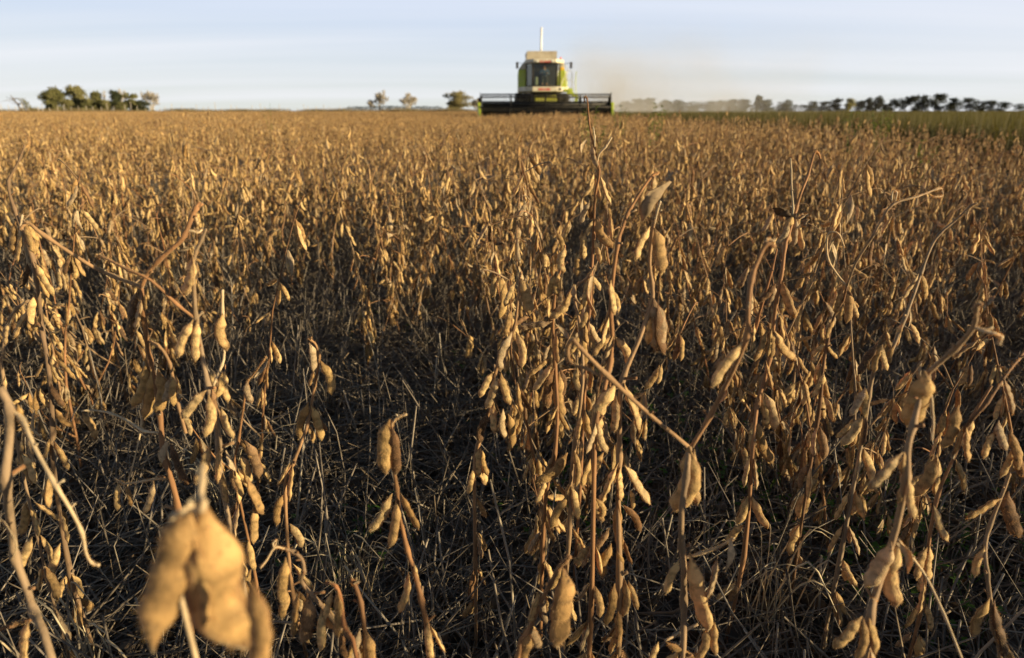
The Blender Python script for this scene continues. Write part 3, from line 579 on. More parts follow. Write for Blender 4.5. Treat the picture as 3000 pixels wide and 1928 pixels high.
def keep(y, x, row):
    # the bare gaps of the photograph: the lanes between the near rows, thin stands at the front
    if y < (1.0 if row < 1 else .93): return False
    if row == -2 and y < 1.3: return False
    def near(ax, ay, bx, by, r):
        t = max(0, min(1, ((x - ax) * (bx - ax) + (y - ay) * (by - ay)) / ((bx - ax) ** 2 + (by - ay) ** 2))); return math.hypot(x - ax - t * (bx - ax), y - ay - t * (by - ay)) < r
    if near(-.32, 1.2, -.45, 1.7, .16) or near(-1.5, 2.3, -2.4, 3.1, .13) or near(.3, 1.15, .4, 1.8, .13): return False
    if row == -1 and y < 1.45: return rr.random() < .9
    if y > 6: return rr.random() < .82
    if row == 1 and y < 1.2: return rr.random() < .75
    return True
spots = sorted(s for s in spots if keep(*s))
NIND = 300 - len(HERO)
protos = {}
def row_name(r): return {0: 'in the centre row', -1: 'one row left of centre', 1: 'one row right of centre', -2: 'two rows left of centre', 2: 'two rows right of centre'}.get(r, 'in the outer left rows' if r < 0 else 'in the outer right rows')
def where(y): return 'just behind the front plants' if y < 1.7 else ('a little farther back' if y < 2.8 else 'deep in the crop')
seen = {}
SHORT = ['', '', 'the curling-tipped plant at left', '', 'the Y-forked plant', 'the wide-flat-pod plant', 'the short broad-pod shoot', 'the lone hook-tipped plant', 'the two-over-three-pods plant', '', '', '', 'the fat-bristly-pod stem',
         'the V-forked plant', 'the dark drooping-stem plant', 'the gaping-grey-pod plant', 'the drooping-pods plant', 'the sideways-pod plant', 'the papery-pod plant', 'the tallest plant', 'the crumpled-leaf plant', 'the dangling-pod plant', 'the right-leaning plant', '', 'the split-reddish-pod plant', 'the broad-flat-pods plant']
assert len(SHORT) == len(HERO)
for i, (y, x, row) in enumerate(spots[:NIND]):
    v = rr.randrange(8); sc = rr.uniform(.9, 1.08); rz = rr.random() * 6.28
    lab = '%s dry soybean plant %s, %s' % (KIND[v], row_name(row), where(y))
    if y < 2.7:
        if v not in protos: root = protos[v] = make_proto(v)
        else:
            src = protos[v]; root = src.copy(); COL.objects.link(root)
            for ch in src.children:
                c = ch.copy(); COL.objects.link(c); c.parent = root
    else:
        root = bpy.data.objects.new('soybean_plant', MERGED[v]); COL.objects.link(root); tag(root, None, 'soybean plant')
    root.location = (x, y, 0); root.rotation_euler = (rr.gauss(0, .07), rr.gauss(0, .07), rz); root.scale = (sc, sc, sc)
    root['label'] = lab; root['group'] = lab
    if y < 1.95:                                           # near enough to be told from its neighbours
        sx_ = x / (y * 1.05); best = sorted((abs(sx_ - h.location.x / (h.location.y * 1.05)), k) for k, h in enumerate(HROOT) if SHORT[k])
        k = best[0][1]; dx = sx_ - HROOT[k].location.x / (HROOT[k].location.y * 1.05)
        rel = 'directly behind' if abs(dx) < .03 else ('behind and left of' if dx < 0 else 'behind and right of')
        n = seen.get((k, rel), 0); seen[(k, rel)] = n + 1
        root['label'] = '%s dry soybean plant %s%s %s' % (KIND[v], ('', 'second ', 'third ', 'fourth ', 'fifth ', 'sixth ', 'seventh ', 'eighth ', 'ninth ')[min(n, 8)], rel, SHORT[k])
        root['group'] = 'dry soybean plants in the field'
# ------------------------------------------------------------------ the rest of the crop as one mass
def crop_tile(i, size, n):
    mb = MB(); q = random.Random(800 + i)
    meshes = [MBLOW[k] for k in range(8)]
    for _ in range(n):
        s = q.uniform(.8, 1.14); a = q.random() * 6.28; M = Matrix.Translation((q.uniform(-size / 2, size / 2), q.uniform(-size / 2, size / 2), 0)) @ Matrix.Rotation(a, 4, 'Z') @ Matrix.Scale(s, 4)
        mb.addm(meshes[q.randrange(8)], M)
    return mb.mesh('crop_tile', [POD, FUZZ, STEM])
def low_mb(i):
    st, pd = SPECS[i]; q = random.Random(900 + i); mb = MB()
    for pts, rad, kind in st[-3:]: mb.tube(pts[::2] + [pts[-1]], [.003] * (len(pts[::2]) + 1), 3, 2, q.random(), cap=False)
    for b, t, roll, w, op in pd:
        if b.z > .22: mb.addm(MB_FARPOD, pod_matrix(b, t, roll, w * 1.1), q.random())
    return mb
MB_FARPOD = pod_mb(random.Random(3), rings=4, sides=4, fuzz=0, seeds=1, curve=.08, fat=1.2)
MBLOW = [low_mb(i) for i in range(8)]
srcs = MERGED + LOW + [crop_tile(i, 3.2, 84) for i in range(4)]
pts = []
for (y, x, row) in spots[NIND:]:
    pts.append((x, y, 0, rr.gauss(0, .08), rr.gauss(0, .08), rr.random() * 6.28, (.97 + .09 * math.sin(x * .9 + 1.3 * math.sin(y * .5)) + .05 * math.sin(y * 1.1 + x * .4)) * rr.uniform(.82, 1.12), rr.randrange(8) + (0 if y < 8 else 8)))
y = 41.5
while y < 215:
    x = -.8 * y - 3
    while x < EDGE - 1.3:
        if not (-2.2 < x + 1.5 and y < 60 and x - 1.6 < 6.0 and y > 40.2):
            pts.append((x, y, 0, 0, 0, rr.randrange(4) * math.pi / 2, rr.uniform(.93, 1.04), 16 + rr.randrange(4)))
        x += 3.1
    y += 3.1
for _ in range(2600):                                  # stand in front of and left of the header, up to its knife
    y = rr.uniform(38, 44); x = rr.uniform(-.8 * y, -2.1)
    if y > 40: pts.append((x, y, 0, 0, 0, rr.random() * 6.28, rr.uniform(.86, 1.08), 8 + rr.randrange(8)))
for row in range(-6, 13):                                # the crop goes on beside and behind the photographer and shades the near ground
    x0 = ROW0 + row * ROW; y = -4.5
    while x0 < EDGE and y < 7:
        x = x0 + rr.gauss(0, .06)
        if abs(x) > .77 * y + .42 and math.hypot(x, y) > .6 and not (y < 0 and abs(x) < .5 and y > -1.2): pts.append((x, y, 0, rr.gauss(0, .07), rr.gauss(0, .07), rr.random() * 6.28, rr.uniform(.86, 1.04), rr.randrange(8)))
        y += rr.uniform(.07, .14)
scatter('soybean_crop', 'dense mass of dry brown soybean crop reaching to the horizon', 'crop', srcs, pts)

# ------------------------------------------------------------------ litter of straw and dead leaves between the rows
def litter_tile(i):
    q = random.Random(40 + i); mb = MB(); S = .55
    for _ in range(260):
        L = q.uniform(.05, .26); a = q.gauss(1.2, 1.1); el = abs(q.gauss(0, .16)) if q.random() < .76 else q.uniform(.4, 1.4)
        d = Vector((math.cos(a) * math.cos(el), math.sin(a) * math.cos(el), math.sin(el))); p = Vector((q.uniform(-S / 2, S / 2), q.uniform(-S / 2, S / 2), q.uniform(0, .035)))
        b = Vector((q.uniform(-1, 1), q.uniform(-1, 1), q.uniform(-.3, .6))) * L * .12; r = q.choice((.0006, .0009, .0013, .002))
        mb.tube([p, p + d * L * .5 + b, p + d * L], [r, r, r * .7], 4, 0, q.random(), flat=q.choice((1, .3)), cap=False)
    for _ in range(44):
        l = crumpled_leaf(q.uniform(.012, .03), q); M = Matrix.Translation((q.uniform(-S / 2, S / 2), q.uniform(-S / 2, S / 2), q.uniform(.005, .03))) @ Matrix.Rotation(q.random() * 6.28, 4, 'Z') @ Matrix.Rotation(q.gauss(0, .5), 4, 'X')
        A = MB(); A.addm(l, M); A.m = [1] * len(A.f); mb.addm(A)
    for _ in range(9):                                  # cut stubble of the crop before
        p = Vector((q.uniform(-S / 2, S / 2), q.uniform(-S / 2, S / 2), 0)); L = q.uniform(.06, .17)
        mb.tube([p, p + Vector((q.gauss(0, .2), q.gauss(0, .2), 1)) * L], .0016, 5, 0, q.random(), cap=True)
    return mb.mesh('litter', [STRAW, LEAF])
lt = [litter_tile(i) for i in range(5)]; pts = []
y = .35
while y < 7:
    x = -.8 * y - 1.3
    while x < min(.8 * y + 1.3, 6.4):
        pts.append((x + rr.uniform(-.05, .05), y + rr.uniform(-.05, .05), 0, 0, 0, rr.gauss(0, .3) + rr.randrange(2) * math.pi, rr.uniform(.9, 1.15), rr.randrange(5))); x += .27
    y += .27
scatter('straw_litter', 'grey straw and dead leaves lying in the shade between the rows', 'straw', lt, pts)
def sprout():
    mb = MB(); q = random.Random(5)
    for (px, py, Y, n, sp) in ((1850, 1010, 1.35, 46, .12), (1760, 930, 1.6, 30, .1), (1960, 1080, 1.25, 40, .13), (2000, 920, 1.6, 40, .15), (1560, 850, 1.9, 30, .12), (2420, 1130, 1.25, 60, .13), (2480, 1180, 1.15, 40, .1), (2720, 1330, 1.0, 50, .09), (2760, 1380, .95, 40, .08), (2870, 1200, 1.15, 26, .1), (1640, 1230, 1.15, 20, .07), (1080, 1250, 1.1, 10, .06), (850, 1390, .95, 12, .05), (300, 780, 2.2, 12, .1), (1100, 700, 2.4, 20, .15), (2350, 900, 1.8, 40, .2)):
        c = P(px, py, Y)
        for _ in range(n):
            p = Vector((c.x + q.gauss(0, sp), Y + q.gauss(0, sp), 0)); h = q.uniform(.03, .09); top = p + Vector((q.gauss(0, .015), q.gauss(0, .015), h))
            mb.tube([p, top], .0007, 3, 0, q.random(), cap=False)
            for k in range(3):
                a = k * 2.1 + q.random(); d = Vector((math.cos(a), math.sin(a), q.uniform(-.1, .4))); s_ = Vector((-d.y, d.x, 0)); L = q.uniform(.007, .014)
                mb.add([top, top + d * L * .5 + s_ * L * .42, top + d * L, top + d * L * .5 - s_ * L * .42], [(0, 1, 2, 3)], 0, q.random())
        for _ in range(n // 6):
            p = Vector((c.x + q.gauss(0, sp), Y + q.gauss(0, sp), 0)); d = Vector((q.gauss(0, .3), q.gauss(0, .3), 1)) * q.uniform(.06, .16)
            mb.tube([p, p + d * .6, p + d + Vector((q.gauss(0, .02), q.gauss(0, .02), -.01))], [.0012, .001, .0003], 3, 0, q.random(), flat=.3, cap=False)
    tag(mb.build('green_sprouts', GREEN), 'small bright green weed sprouts on the ground between the rows', 'weeds', None, 'stuff')
sprout()
def straw_tuft(px, py, Y, label, n, hgt, seed):
    q = random.Random(seed); c = P(px, py, Y); root = bpy.data.objects.new('straw_tuft', None)
    mb = MB()
    for _ in range(n):
        p = Vector((q.gauss(0, .02), q.gauss(0, .02), 0)); a = q.random() * 6.28; L = hgt * q.uniform(.6, 1.15); out = Vector((math.cos(a), math.sin(a) * .6, 0)); s_ = q.uniform(.1, .45)
        pts = [p, p + out * L * s_ * .3 + Vector((0, 0, L * .5)), p + out * L * s_ + Vector((0, 0, L * .9)), p + out * L * (s_ + .35) + Vector((0, 0, L * q.uniform(.55, 1.0)))]
        r = q.uniform(.0009, .002); mb.tube(smooth_path(pts, 3), [r] * 7 + [r * .8, r * .6, r * .3], 4, 0, q.random(), flat=.35, cap=False)
    o = mb.build('straw_tuft', PSTRAW); o.location = (c.x, Y, 0)
    tag(o, label, 'straw tuft', 'pale straw tufts')
straw_tuft(985, 1500, .92, 'pale sunlit tuft of bent straw on the ground left of the centre', 34, .17, 1)
straw_tuft(2270, 1560, .86, 'pale drooping tuft of straw on dark ground right of centre', 26, .2, 2)
straw_tuft(205, 1800, .74, 'ragged upright straw stubs beside the reddish stem in the left corner', 14, .2, 3)
straw_tuft(600, 1130, 1.15, 'small tuft of thin straw behind the Y-forked plant', 14, .22, 4)
# ------------------------------------------------------------------ combine harvester
def T(zx, zy, Y): return P(1360 + zx / 4.794, 60 + zy / 4.794, Y)
def X(zx, Y): return T(zx, 1200, Y).x
def Z(zy, Y): return T(1130, zy, Y).z
LIME = simple('lime_paint', (.42, .50, .03), .35, dust=.18); CREAM = simple('cream_paint', (.62, .56, .41), .45, dust=.25); GREYP = simple('tank_paint', (.60, .53, .41), .55, dust=.3)
DARK = simple('dark_steel', (.010, .009, .008), .65, dust=.04, spec=.2); BLACK = simple('black_rubber', (.012, .011, .010), .8, dust=.2, scale=8, dustcol=(.08, .06, .04)); RIM = simple('rim_paint', (.30, .11, .02), .5, dust=.3)
WHITE = simple('white_paint', (.82, .80, .74), .4, dust=.08); RED = simple('red_letter', (.62, .03, .03), .5, dust=.02); ORANGE = simple('beacon_orange', (.8, .10, .03), .3, dust=.02)
YELLOW = simple('yellow_sticker', (.85, .50, .02), .5, dust=.05); LAMP = simple('lamp_lens', (.75, .72, .62), .15, dust=.05); INNER = simple('cab_inside', (.010, .010, .009), .8, dust=.03)
SKIN = simple('skin', (.50, .25, .15), .6, dust=0); SHIRT = simple('blue_shirt', (.05, .11, .26), .8, dust=.02); TROU = simple('work_trousers', (.05, .055, .06), .9, dust=.1); HAIR = simple('dark_hair', (.02, .013, .01), .7, dust=0); SILVER = simple('pale_seat_cover', (.35, .38, .28), .8, dust=.1)
REELM = simple('reel_paint', (.010, .010, .010), .6, dust=.04, spec=.25)
def glass_mat():
    m, nt, b = new_mat('cab_glass'); N, L = nt.nodes, nt.links
    g = N.new('ShaderNodeBsdfGlossy'); g.inputs['Roughness'].default_value = .04; t = N.new('ShaderNodeBsdfTransparent'); t.inputs[0].default_value = (.82, .84, .76, 1)
    lw = N.new('ShaderNodeLayerWeight'); pw = N.new('ShaderNodeMath'); pw.operation = 'POWER'; pw.inputs[1].default_value = 5; f = N.new('ShaderNodeMath'); f.operation = 'MULTIPLY_ADD'; f.inputs[1].default_value = .8; f.inputs[2].default_value = .025; L.new(lw.outputs['Facing'], pw.inputs[0]); L.new(pw.outputs[0], f.inputs[0]); mx = N.new('ShaderNodeMixShader'); L.new(f.outputs[0], mx.inputs[0]); L.new(t.outputs[0], mx.inputs[1]); L.new(g.outputs[0], mx.inputs[2]); L.new(mx.outputs[0], N['Material Output'].inputs[0])
    return m
GLASS = glass_mat()
SIDEGLASS = simple('tinted_glass', (.03, .035, .045), .08, dust=.1)
YH, YC, YB = 41.0, 43.2, 44.6            # reel, cab front, body front
CX0 = X(1120, YC)
HARV = empty('combine_harvester', (CX0, 45.0, 0), 'green and cream combine harvester with a wide dark reel, cutting towards the camera', 'combine harvester')
HO = Vector(HARV.location)
def part(mb, name, mat, parent=HARV, smooth=False):
    A = np.array(mb.v)
    if parent is HARV or parent.parent is HARV or True: A = A - np.array(HO)
    mb.v = list(map(tuple, A.tolist())); return mb.build(name, mat, parent, smooth)
def lettering(text, px, pz, Y, w, h, parent):
    cu = bpy.data.curves.new('lettering', 'FONT'); cu.body = text; cu.size = 1; cu.extrude = .03; cu.offset = .018; cu.align_x = 'CENTER'; cu.align_y = 'CENTER'
    t = bpy.data.objects.new('tmp', cu); COL.objects.link(t); bpy.context.view_layer.update()
    me = bpy.data.meshes.new_from_object(t.evaluated_get(bpy.context.evaluated_depsgraph_get())); bpy.data.objects.remove(t)
    xs = [v.co.x for v in me.vertices]; ys = [v.co.y for v in me.vertices]; sx = w / (max(xs) - min(xs)); sy = h / (max(ys) - min(ys)); mx, my = (max(xs) + min(xs)) / 2, (max(ys) + min(ys)) / 2
    for v in me.vertices: v.co = ((v.co.x - mx) * sx, -v.co.z * .2, (v.co.y - my) * sy)
    me.materials.clear(); me.materials.append(RED)
    o = bpy.data.objects.new('lettering', me); COL.objects.link(o); o.parent = parent; o.location = Vector((px, Y, pz)) - HO
def bevel(o, w=.03, n=2):
    m = o.modifiers.new('bevel', 'BEVEL'); m.width = w; m.segments = n; m.limit_method = 'ANGLE'; return o
# body behind the cab
Y0 = YB
pl = [(X(757, Y0), Z(990, Y0)), (X(1440, Y0), Z(990, Y0)), (X(1440, Y0), Z(850, Y0)), (X(1405, Y0), Z(690, Y0)), (X(757, Y0), Z(690, Y0))]
mb = MB(); mb.prism(pl, Y0, Y0 + 5.6); body = bevel(part(mb, 'body', LIME), .04)
pu = [(X(760, Y0), Z(690, Y0) + .003), (X(1405, Y0), Z(690, Y0) + .003), (X(1396, Y0), Z(610, Y0)), (X(1330, Y0), Z(545, Y0)), (X(865, Y0), Z(545, Y0)), (X(790, Y0), Z(640, Y0))]
mb = MB(); mb.prism(pu, Y0 + .02, Y0 + 5.4); up = bevel(part(mb, 'upper_body', CREAM), .04)
mb = MB(); xa, xb, za, zb = X(870, 45.5), X(1285, 45.5), Z(548, 45.5), Z(440, 45.5)
vs = [(xa, 45.2, za), (xb, 45.2, za), (xb, 47.6, za), (xa, 47.6, za), (xa + .03, 44.95, zb), (xb - .01, 44.95, zb), (xb + .05, 47.8, zb), (xa - .05, 47.8, zb)]
mb.add(vs, [(0, 3, 2, 1), (0, 1, 5, 4), (1, 2, 6, 5), (2, 3, 7, 6), (3, 0, 4, 7)])
mb.add([tuple(Vector(v) + Vector((0, .06 if i in (0, 1, 4, 5) else -.06, 0))) for i, v in enumerate(vs)], [(0, 1, 2, 3), (0, 4, 5, 1), (1, 5, 6, 2), (2, 6, 7, 3), (3, 7, 4, 0)]); part(mb, 'grain_tank', GREYP)
mb = MB(); mb.tube([(X(1068, 45.8), 45.8, Z(560, 45.8)), (X(1072, 45.8), 45.8, Z(97, 45.8))], .062, 14); part(mb, 'upright_pipe', WHITE, smooth=True)
# front fascia below the cab
mb = MB(); mb.prismz([(X(757, YB), YB + .02), (X(757, YB), YB - .5), (X(860, YC), YC - .05), (X(960, YC), YC - .22), (X(1295, YC), YC - .22), (X(1380, YC), YC - .1), (X(1450, YB), YB - .5), (X(1450, YB), YB + .02)], Z(998, YC), Z(930, YC)); fas = bevel(part(mb, 'fascia', CREAM), .03)
lettering('MEGA 208', X(1118, YC), Z(968, YC), YC - .225, .68, .13, fas)
mb = MB(); mb.box(X(1320, YC), X(1353, YC), YC - .215, YC - .17, Z(982, YC), Z(950, YC)); part(mb, 'badge', DARK, fas)
for zx in (770, 1432):
    mb = MB(); mb.box(X(zx - 12, YB), X(zx + 12, YB), YB - .53, YB - .47, Z(985, YB), Z(955, YB)); bevel(part(mb, 'indicator_lamp', ORANGE, fas), .01)
# cab
xl, xr, xsl, xsr = X(958, YC), X(1290, YC), X(845, YC + 1.3), X(1392, YC + 1.1)
zf, zt = Z(925, YC), Z(600, YC)
mb = MB(); foot = [(xl, YC), (xr, YC), (xsr - .25, YC + .9), (xsr - .25, YB - .02), (xsl + .1, YB - .02), (xsl + .1, YC + .9)]
mb.prismz(foot, zf - .02, zf + .05); cab = part(mb, 'cab', INNER)
mb = MB(); mb.box(xsl + .12, xsr - .27, YB - .12, YB - .03, zf + .052, zt); part(mb, 'rear_wall', INNER, cab)
mb = MB()
for x, y, r in ((xl, YC, .045), (xr, YC, .045), (xsl + .1, YC + .9, .04), (xsr - .25, YC + .9, .04)): mb.bar((x, y, zf), (x, y, zt + .03), r, 8)
for a, b in (((xl, YC), (xr, YC)),): mb.bar((a[0], a[1], zt), (b[0], b[1], zt), .04, 8); mb.bar((a[0], a[1], zf + .03), (b[0], b[1], zf + .03), .03, 8)
part(mb, 'cab_frame', DARK, cab, True)
mb = MB(); mb.box(xl + .05, xr - .05, YC - .004, YC + .004, zf + .06, zt - .04); part(mb, 'windscreen', GLASS, cab)
def quad_slab(mb, a, b, z0, z1, th=.012):
    a = Vector((*a, 0)); b = Vector((*b, 0)); n = (b - a).cross(Vector((0, 0, 1))).normalized() * th; vs = []
    for z in (z0, z1):
        for p in (a, b, b + n, a + n): vs.append((p.x, p.y, z))
    mb.add(vs, [(0, 3, 2, 1), (4, 5, 6, 7), (0, 1, 5, 4), (1, 2, 6, 5), (2, 3, 7, 6), (3, 0, 4, 7)])
mb = MB(); quad_slab(mb, (xl - .05, YC + .06), (xsl + .12, YC + .86), zf + .06, zt - .02); part(mb, 'side_window', GLASS, cab)
mb = MB(); quad_slab(mb, (xr + .05, YC + .06), (xsr - .27, YC + .86), zf + .06, zt - .02); part(mb, 'side_window', GLASS, cab)
mb = MB(); mb.box(X(1338, YB), X(1392, YB), YB - .03, YB + .01, Z(698, YB), Z(658, YB)); part(mb, 'warning_sticker', YELLOW, up)
zr0, zr1 = Z(598, YC), Z(540, YC)
mb = MB(); mb.prismz([(X(962, YC), YC - .25), (X(1285, YC), YC - .25), (xsr - .05, YC + .7), (xsr - .05, YB + .6), (xsl + .02, YB + .6), (xsl + .02, YC + .7)], zr0, zr1); roof = bevel(part(mb, 'cab_roof', CREAM), .07, 3)
lettering('CLAAS', X(1127, YC), Z(580, YC), YC - .255, .62, .105, roof)
for zx in (1015, 1225):
    mb = MB(); mb.tube([(X(zx, YC), YC - .28, Z(577, YC)), (X(zx, YC), YC - .23, Z(577, YC))], .055, 12); part(mb, 'work_lamp', LAMP, roof, True)
mb = MB(); mb.tube([(X(1356, YC), YC + 1, zr1 - .02), (X(1356, YC), YC + 1, zr1 + .05), (X(1356, YC), YC + 1, zr1 + .14), (X(1356, YC), YC + 1, zr1 + .17)], [.05, .055, .05, .02], 12); part(mb, 'beacon', ORANGE, roof, True)
for zx, ax, side in ((743, 850, -1), (1488, 1392, 1)):
    mb = MB(); mb.tube([(X(ax, YC), YC + .6, Z(600, YC)), (X(zx - 25 * side, YC), YC + .1, Z(596, YC)), (X(zx, YC), YC + .1, Z(600, YC)), (X(zx, YC), YC + .1, Z(630, YC))], .013, 6); arm = part(mb, 'mirror_arm', DARK, HARV, True)
    mb = MB(); mb.box(X(zx - 17, YC), X(zx + 17, YC), YC + .06, YC + .14, Z(675, YC), Z(582, YC)); bevel(part(mb, 'mirror', BLACK, arm), .02)
# inside the cab
sx = X(1120, YC + .8)
mb = MB(); mb.box(sx - .24, sx + .24, YC + .72, YC + 1.15, zf + .052, zf + .42); mb.box(sx - .23, sx + .23, YC + 1.08, YC + 1.2, zf + .42, zf + 1.0); bevel(part(mb, 'driver_seat', INNER, cab), .05)
mb = MB(); px_, pz_ = X(1010, YC + .4), zf + .05
mb.box(px_ - .09, px_ + .09, YC + .3, YC + .5, pz_, pz_ + .5); bevel(part(mb, 'console', SILVER, cab), .07, 3)
mb = MB(); mb.bar((sx, YC + .32, zf + .05), (sx, YC + .42, zf + .62), .03); ring = [(sx + .19 * math.cos(a), YC + .42 - .07 * math.sin(a), zf + .64 + .17 * math.sin(a)) for a in [i * math.pi / 10 for i in range(21)]]
mb.tube(ring, .013, 6); mb.bar(ring[0], ring[10], .011); part(mb, 'steering_wheel', INNER, cab, True)
# chassis, wheels
mb = MB(); mb.box(X(960, YB), X(1290, YB), YB - .2, YB + 5, .95, Z(999, YB) - .02); mb.bar((X(720, 45), 45.0, .9), (X(1470, 45), 45.0, .9), .12, 10); mb.bar((X(800, 49), 49.3, .62), (X(1400, 49), 49.3, .62), .09, 10); part(mb, 'chassis', DARK)
mb = MB(); fx0, fx1 = X(985, YB), X(1280, YB)
vs = [(fx0, YB - .1, 1.25), (fx1, YB - .1, 1.25), (fx1, YB - .1, 1.85), (fx0, YB - .1, 1.85), (fx0, 42.0, .45), (fx1, 42.0, .45), (fx1, 42.0, 1.15), (fx0, 42.0, 1.15)]
mb.add(vs, [(0, 1, 2, 3), (4, 7, 6, 5), (0, 4, 5, 1), (1, 5, 6, 2), (2, 6, 7, 3), (3, 7, 4, 0)]); part(mb, 'feeder_house', simple('feeder_paint', (.42, .42, .03), .5, dust=.3))
def wheel(x0, x1, yc, r, lug):
    w = x1 - x0; cx = (x0 + x1) / 2; mb = MB(); prof = [(-.5, .55), (-.5, .80), (-.44, .93), (-.3, .97), (0, .985), (.3, .97), (.44, .93), (.5, .80), (.5, .55)]; n = 40; vs = []
    for k in range(n):
        a = 2 * math.pi * k / n
        for px, pr in prof: vs.append((cx + px * w, yc + r * pr * math.cos(a), r + r * pr * math.sin(a)))
    m = len(prof); fs = [(k * m + i, k * m + (i + 1) % m, ((k + 1) % n) * m + (i + 1) % m, ((k + 1) % n) * m + i) for k in range(n) for i in range(m)]
    mb.add(vs, fs)
    for k in range(lug):
        for s in (-1, 1):
            a0 = 2 * math.pi * (k + (.5 if s > 0 else 0)) / lug; q = []
            for t in (0, 1):
                a = a0 - .22 * t; xx = cx + s * w * (.02 + .46 * t)
                for da in (-.05, .05):
                    for rr_ in (.95, 1.02): q.append((xx, yc + r * rr_ * math.cos(a + da), r + r * rr_ * math.sin(a + da)))
            mb.add(q, [(0, 1, 3, 2), (4, 6, 7, 5), (0, 4, 5, 1), (2, 3, 7, 6), (1, 5, 7, 3), (0, 2, 6, 4)])
    t = part(mb, 'wheel', BLACK, HARV, True)
    mb = MB(); mb.tube([(x0 + w * .08, yc, r), (x0 + w * .2, yc, r), (x1 - w * .2, yc, r), (x1 - w * .08, yc, r)], [r * .57, r * .5, r * .5, r * .57], 24); mb.tube([(x0 + .02, yc, r), (x1 - .02, yc, r)], r * .2, 12); part(mb, 'rim', RIM, t, True)
wheel(X(712, 44.2), X(950, 44.2), 45.0, .91, 18); wheel(X(1292, 44.2), X(1482, 44.2), 45.0, .91, 18)
wheel(X(830, 49), X(930, 49), 49.3, .62, 14); wheel(X(1300, 49), X(1400, 49), 49.3, .62, 14)
mb = MB()
for k in range(8): mb.box(X(985, YB) + .02 + k * .15, X(985, YB) + .09 + k * .15, YB - .26, YB - .21, Z(1110, YB), Z(1065, YB))
part(mb, 'slotted_plate', LIME)
# platform, ladder and rails on the right
mb = MB(); mb.box(X(1400, YC), X(1520, YC), YC - .1, YC + 1.2, Z(1000, YC), Z(965, YC)); mb.box(X(1452, YC), X(1512, YC), YC - .12, YC - .04, Z(998, YC), Z(952, YC))
mb.prism([(X(1440, YC), Z(1003, YC)), (X(1520, YC), Z(1003, YC)), (X(1600, YC), Z(1060, YC)), (X(1600, YC), Z(1110, YC)), (X(1545, YC), Z(1075, YC)), (X(1440, YC), Z(1030, YC))], YC - .02, YC + .06)
mb.box(X(1550, YC), X(1592, YC), YC, YC + .05, Z(1175, YC), Z(1080, YC)); part(mb, 'platform', LIME)
mb = MB()
def rail(*pts, r=.016): mb.tube(smooth_path([(X(a, YC), YC + d, Z(b, YC)) for a, b, d in pts], 3), r, 6)
rail((1425, 960, .1), (1425, 720, .1), (1445, 700, .1), (1490, 712, .1), (1505, 760, .1), (1508, 960, .1)); rail((1425, 835, .1), (1508, 835, .1)); rail((1412, 620, .8), (1440, 620, .8), (1448, 700, .6), (1445, 840, .6)); rail((1345, 930, -.06), (1395, 810, .1), (1440, 715, .3), r=.02)
part(mb, 'handrail', CREAM, HARV, True)
mb = MB(); rail((1562, 710, 0), (1555, 850, 0), (1560, 960, 0), (1580, 1050, 0), r=.02); rail((1510, 730, .5), (1512, 850, .5), (1530, 870, .5), (1550, 850, .4), r=.01); part(mb, 'grab_pole', LIME, HARV, True)
mb = MB(); rail((1310, 905, -.04), (1360, 810, -.02), (1400, 690, .2), (1405, 610, .5), r=.011); part(mb, 'hose', DARK, HARV, True)
# header
xa, xb = X(243, YH), X(2030, YH); yk = 40.2
mb = MB(); mb.prism([(0, 0)] * 3, 0, 0) if False else None
zc, rr_ = 1.13, .56; yr = 40.75
vs = []
prof = [(yk, .28), (yk, .33), (40.9, .30), (41.55, .33), (41.85, .55), (41.9, 1.14), (42.0, 1.22), (42.0, .24)]
n = len(prof); vs = [(xa, y, z) for y, z in prof] + [(xb, y, z) for y, z in prof]
mb.add(vs, [tuple(range(n))[::-1], tuple(range(n, 2 * n))] + [(i, (i + 1) % n, (i + 1) % n + n, i + n) for i in range(n)]); header = part(mb, 'header', DARK)
mb = MB(); mb.tube([(xa + .05, 41.45, .68), (xb - .05, 41.45, .68)], .16, 14)
for k in range(60):
    f = k / 59; x = xa + .1 + f * (xb - xa - .2)
    mb.tube([(x + .02 * math.cos(a), 41.45 + .28 * math.cos(a + k * 1.3), .68 + .28 * math.sin(a + k * 1.3)) for a in (0, .9, 1.8, 2.7, 3.6)], .012, 4)
part(mb, 'auger', DARK, header, True)
mb = MB(); mb.tube([(xa + .05, yr, zc), (xb - .05, yr, zc)], .10, 14)
for k in range(6):
    a = k * math.pi / 3 + R(75); mb.tube([(xa + .02, yr + rr_ * math.cos(a), zc + rr_ * math.sin(a)), (xb - .02, yr + rr_ * math.cos(a), zc + rr_ * math.sin(a))], .038, 8)
part(mb, 'reel', REELM, header, True)
for k in range(6):
    mb = MB(); a = k * math.pi / 3 + R(75); y, z = yr + rr_ * math.cos(a), zc + rr_ * math.sin(a); x = xa + .08
    while x < xb - .08: mb.tube([(x, y, z), (x, y + .03, z - .12), (x, y + .07, z - .24)], .016, 4, cap=False); x += .15
    part(mb, 'tine_row', REELM, header)
for f in (0, .23, .5, .77, 1):
    x = xa + f * (xb - xa); mb = MB()
    for k in range(6):
        a = k * math.pi / 3 + R(75); b = a + math.pi / 3; e = Vector((x, yr + rr_ * math.cos(a), zc + rr_ * math.sin(a))); e2 = Vector((x, yr + rr_ * math.cos(b), zc + rr_ * math.sin(b)))
        mb.bar((x, yr, zc), e, .03, 6); mb.bar(e, e2, .015, 6)
    part(mb, 'reel_spider', REELM, header, True)
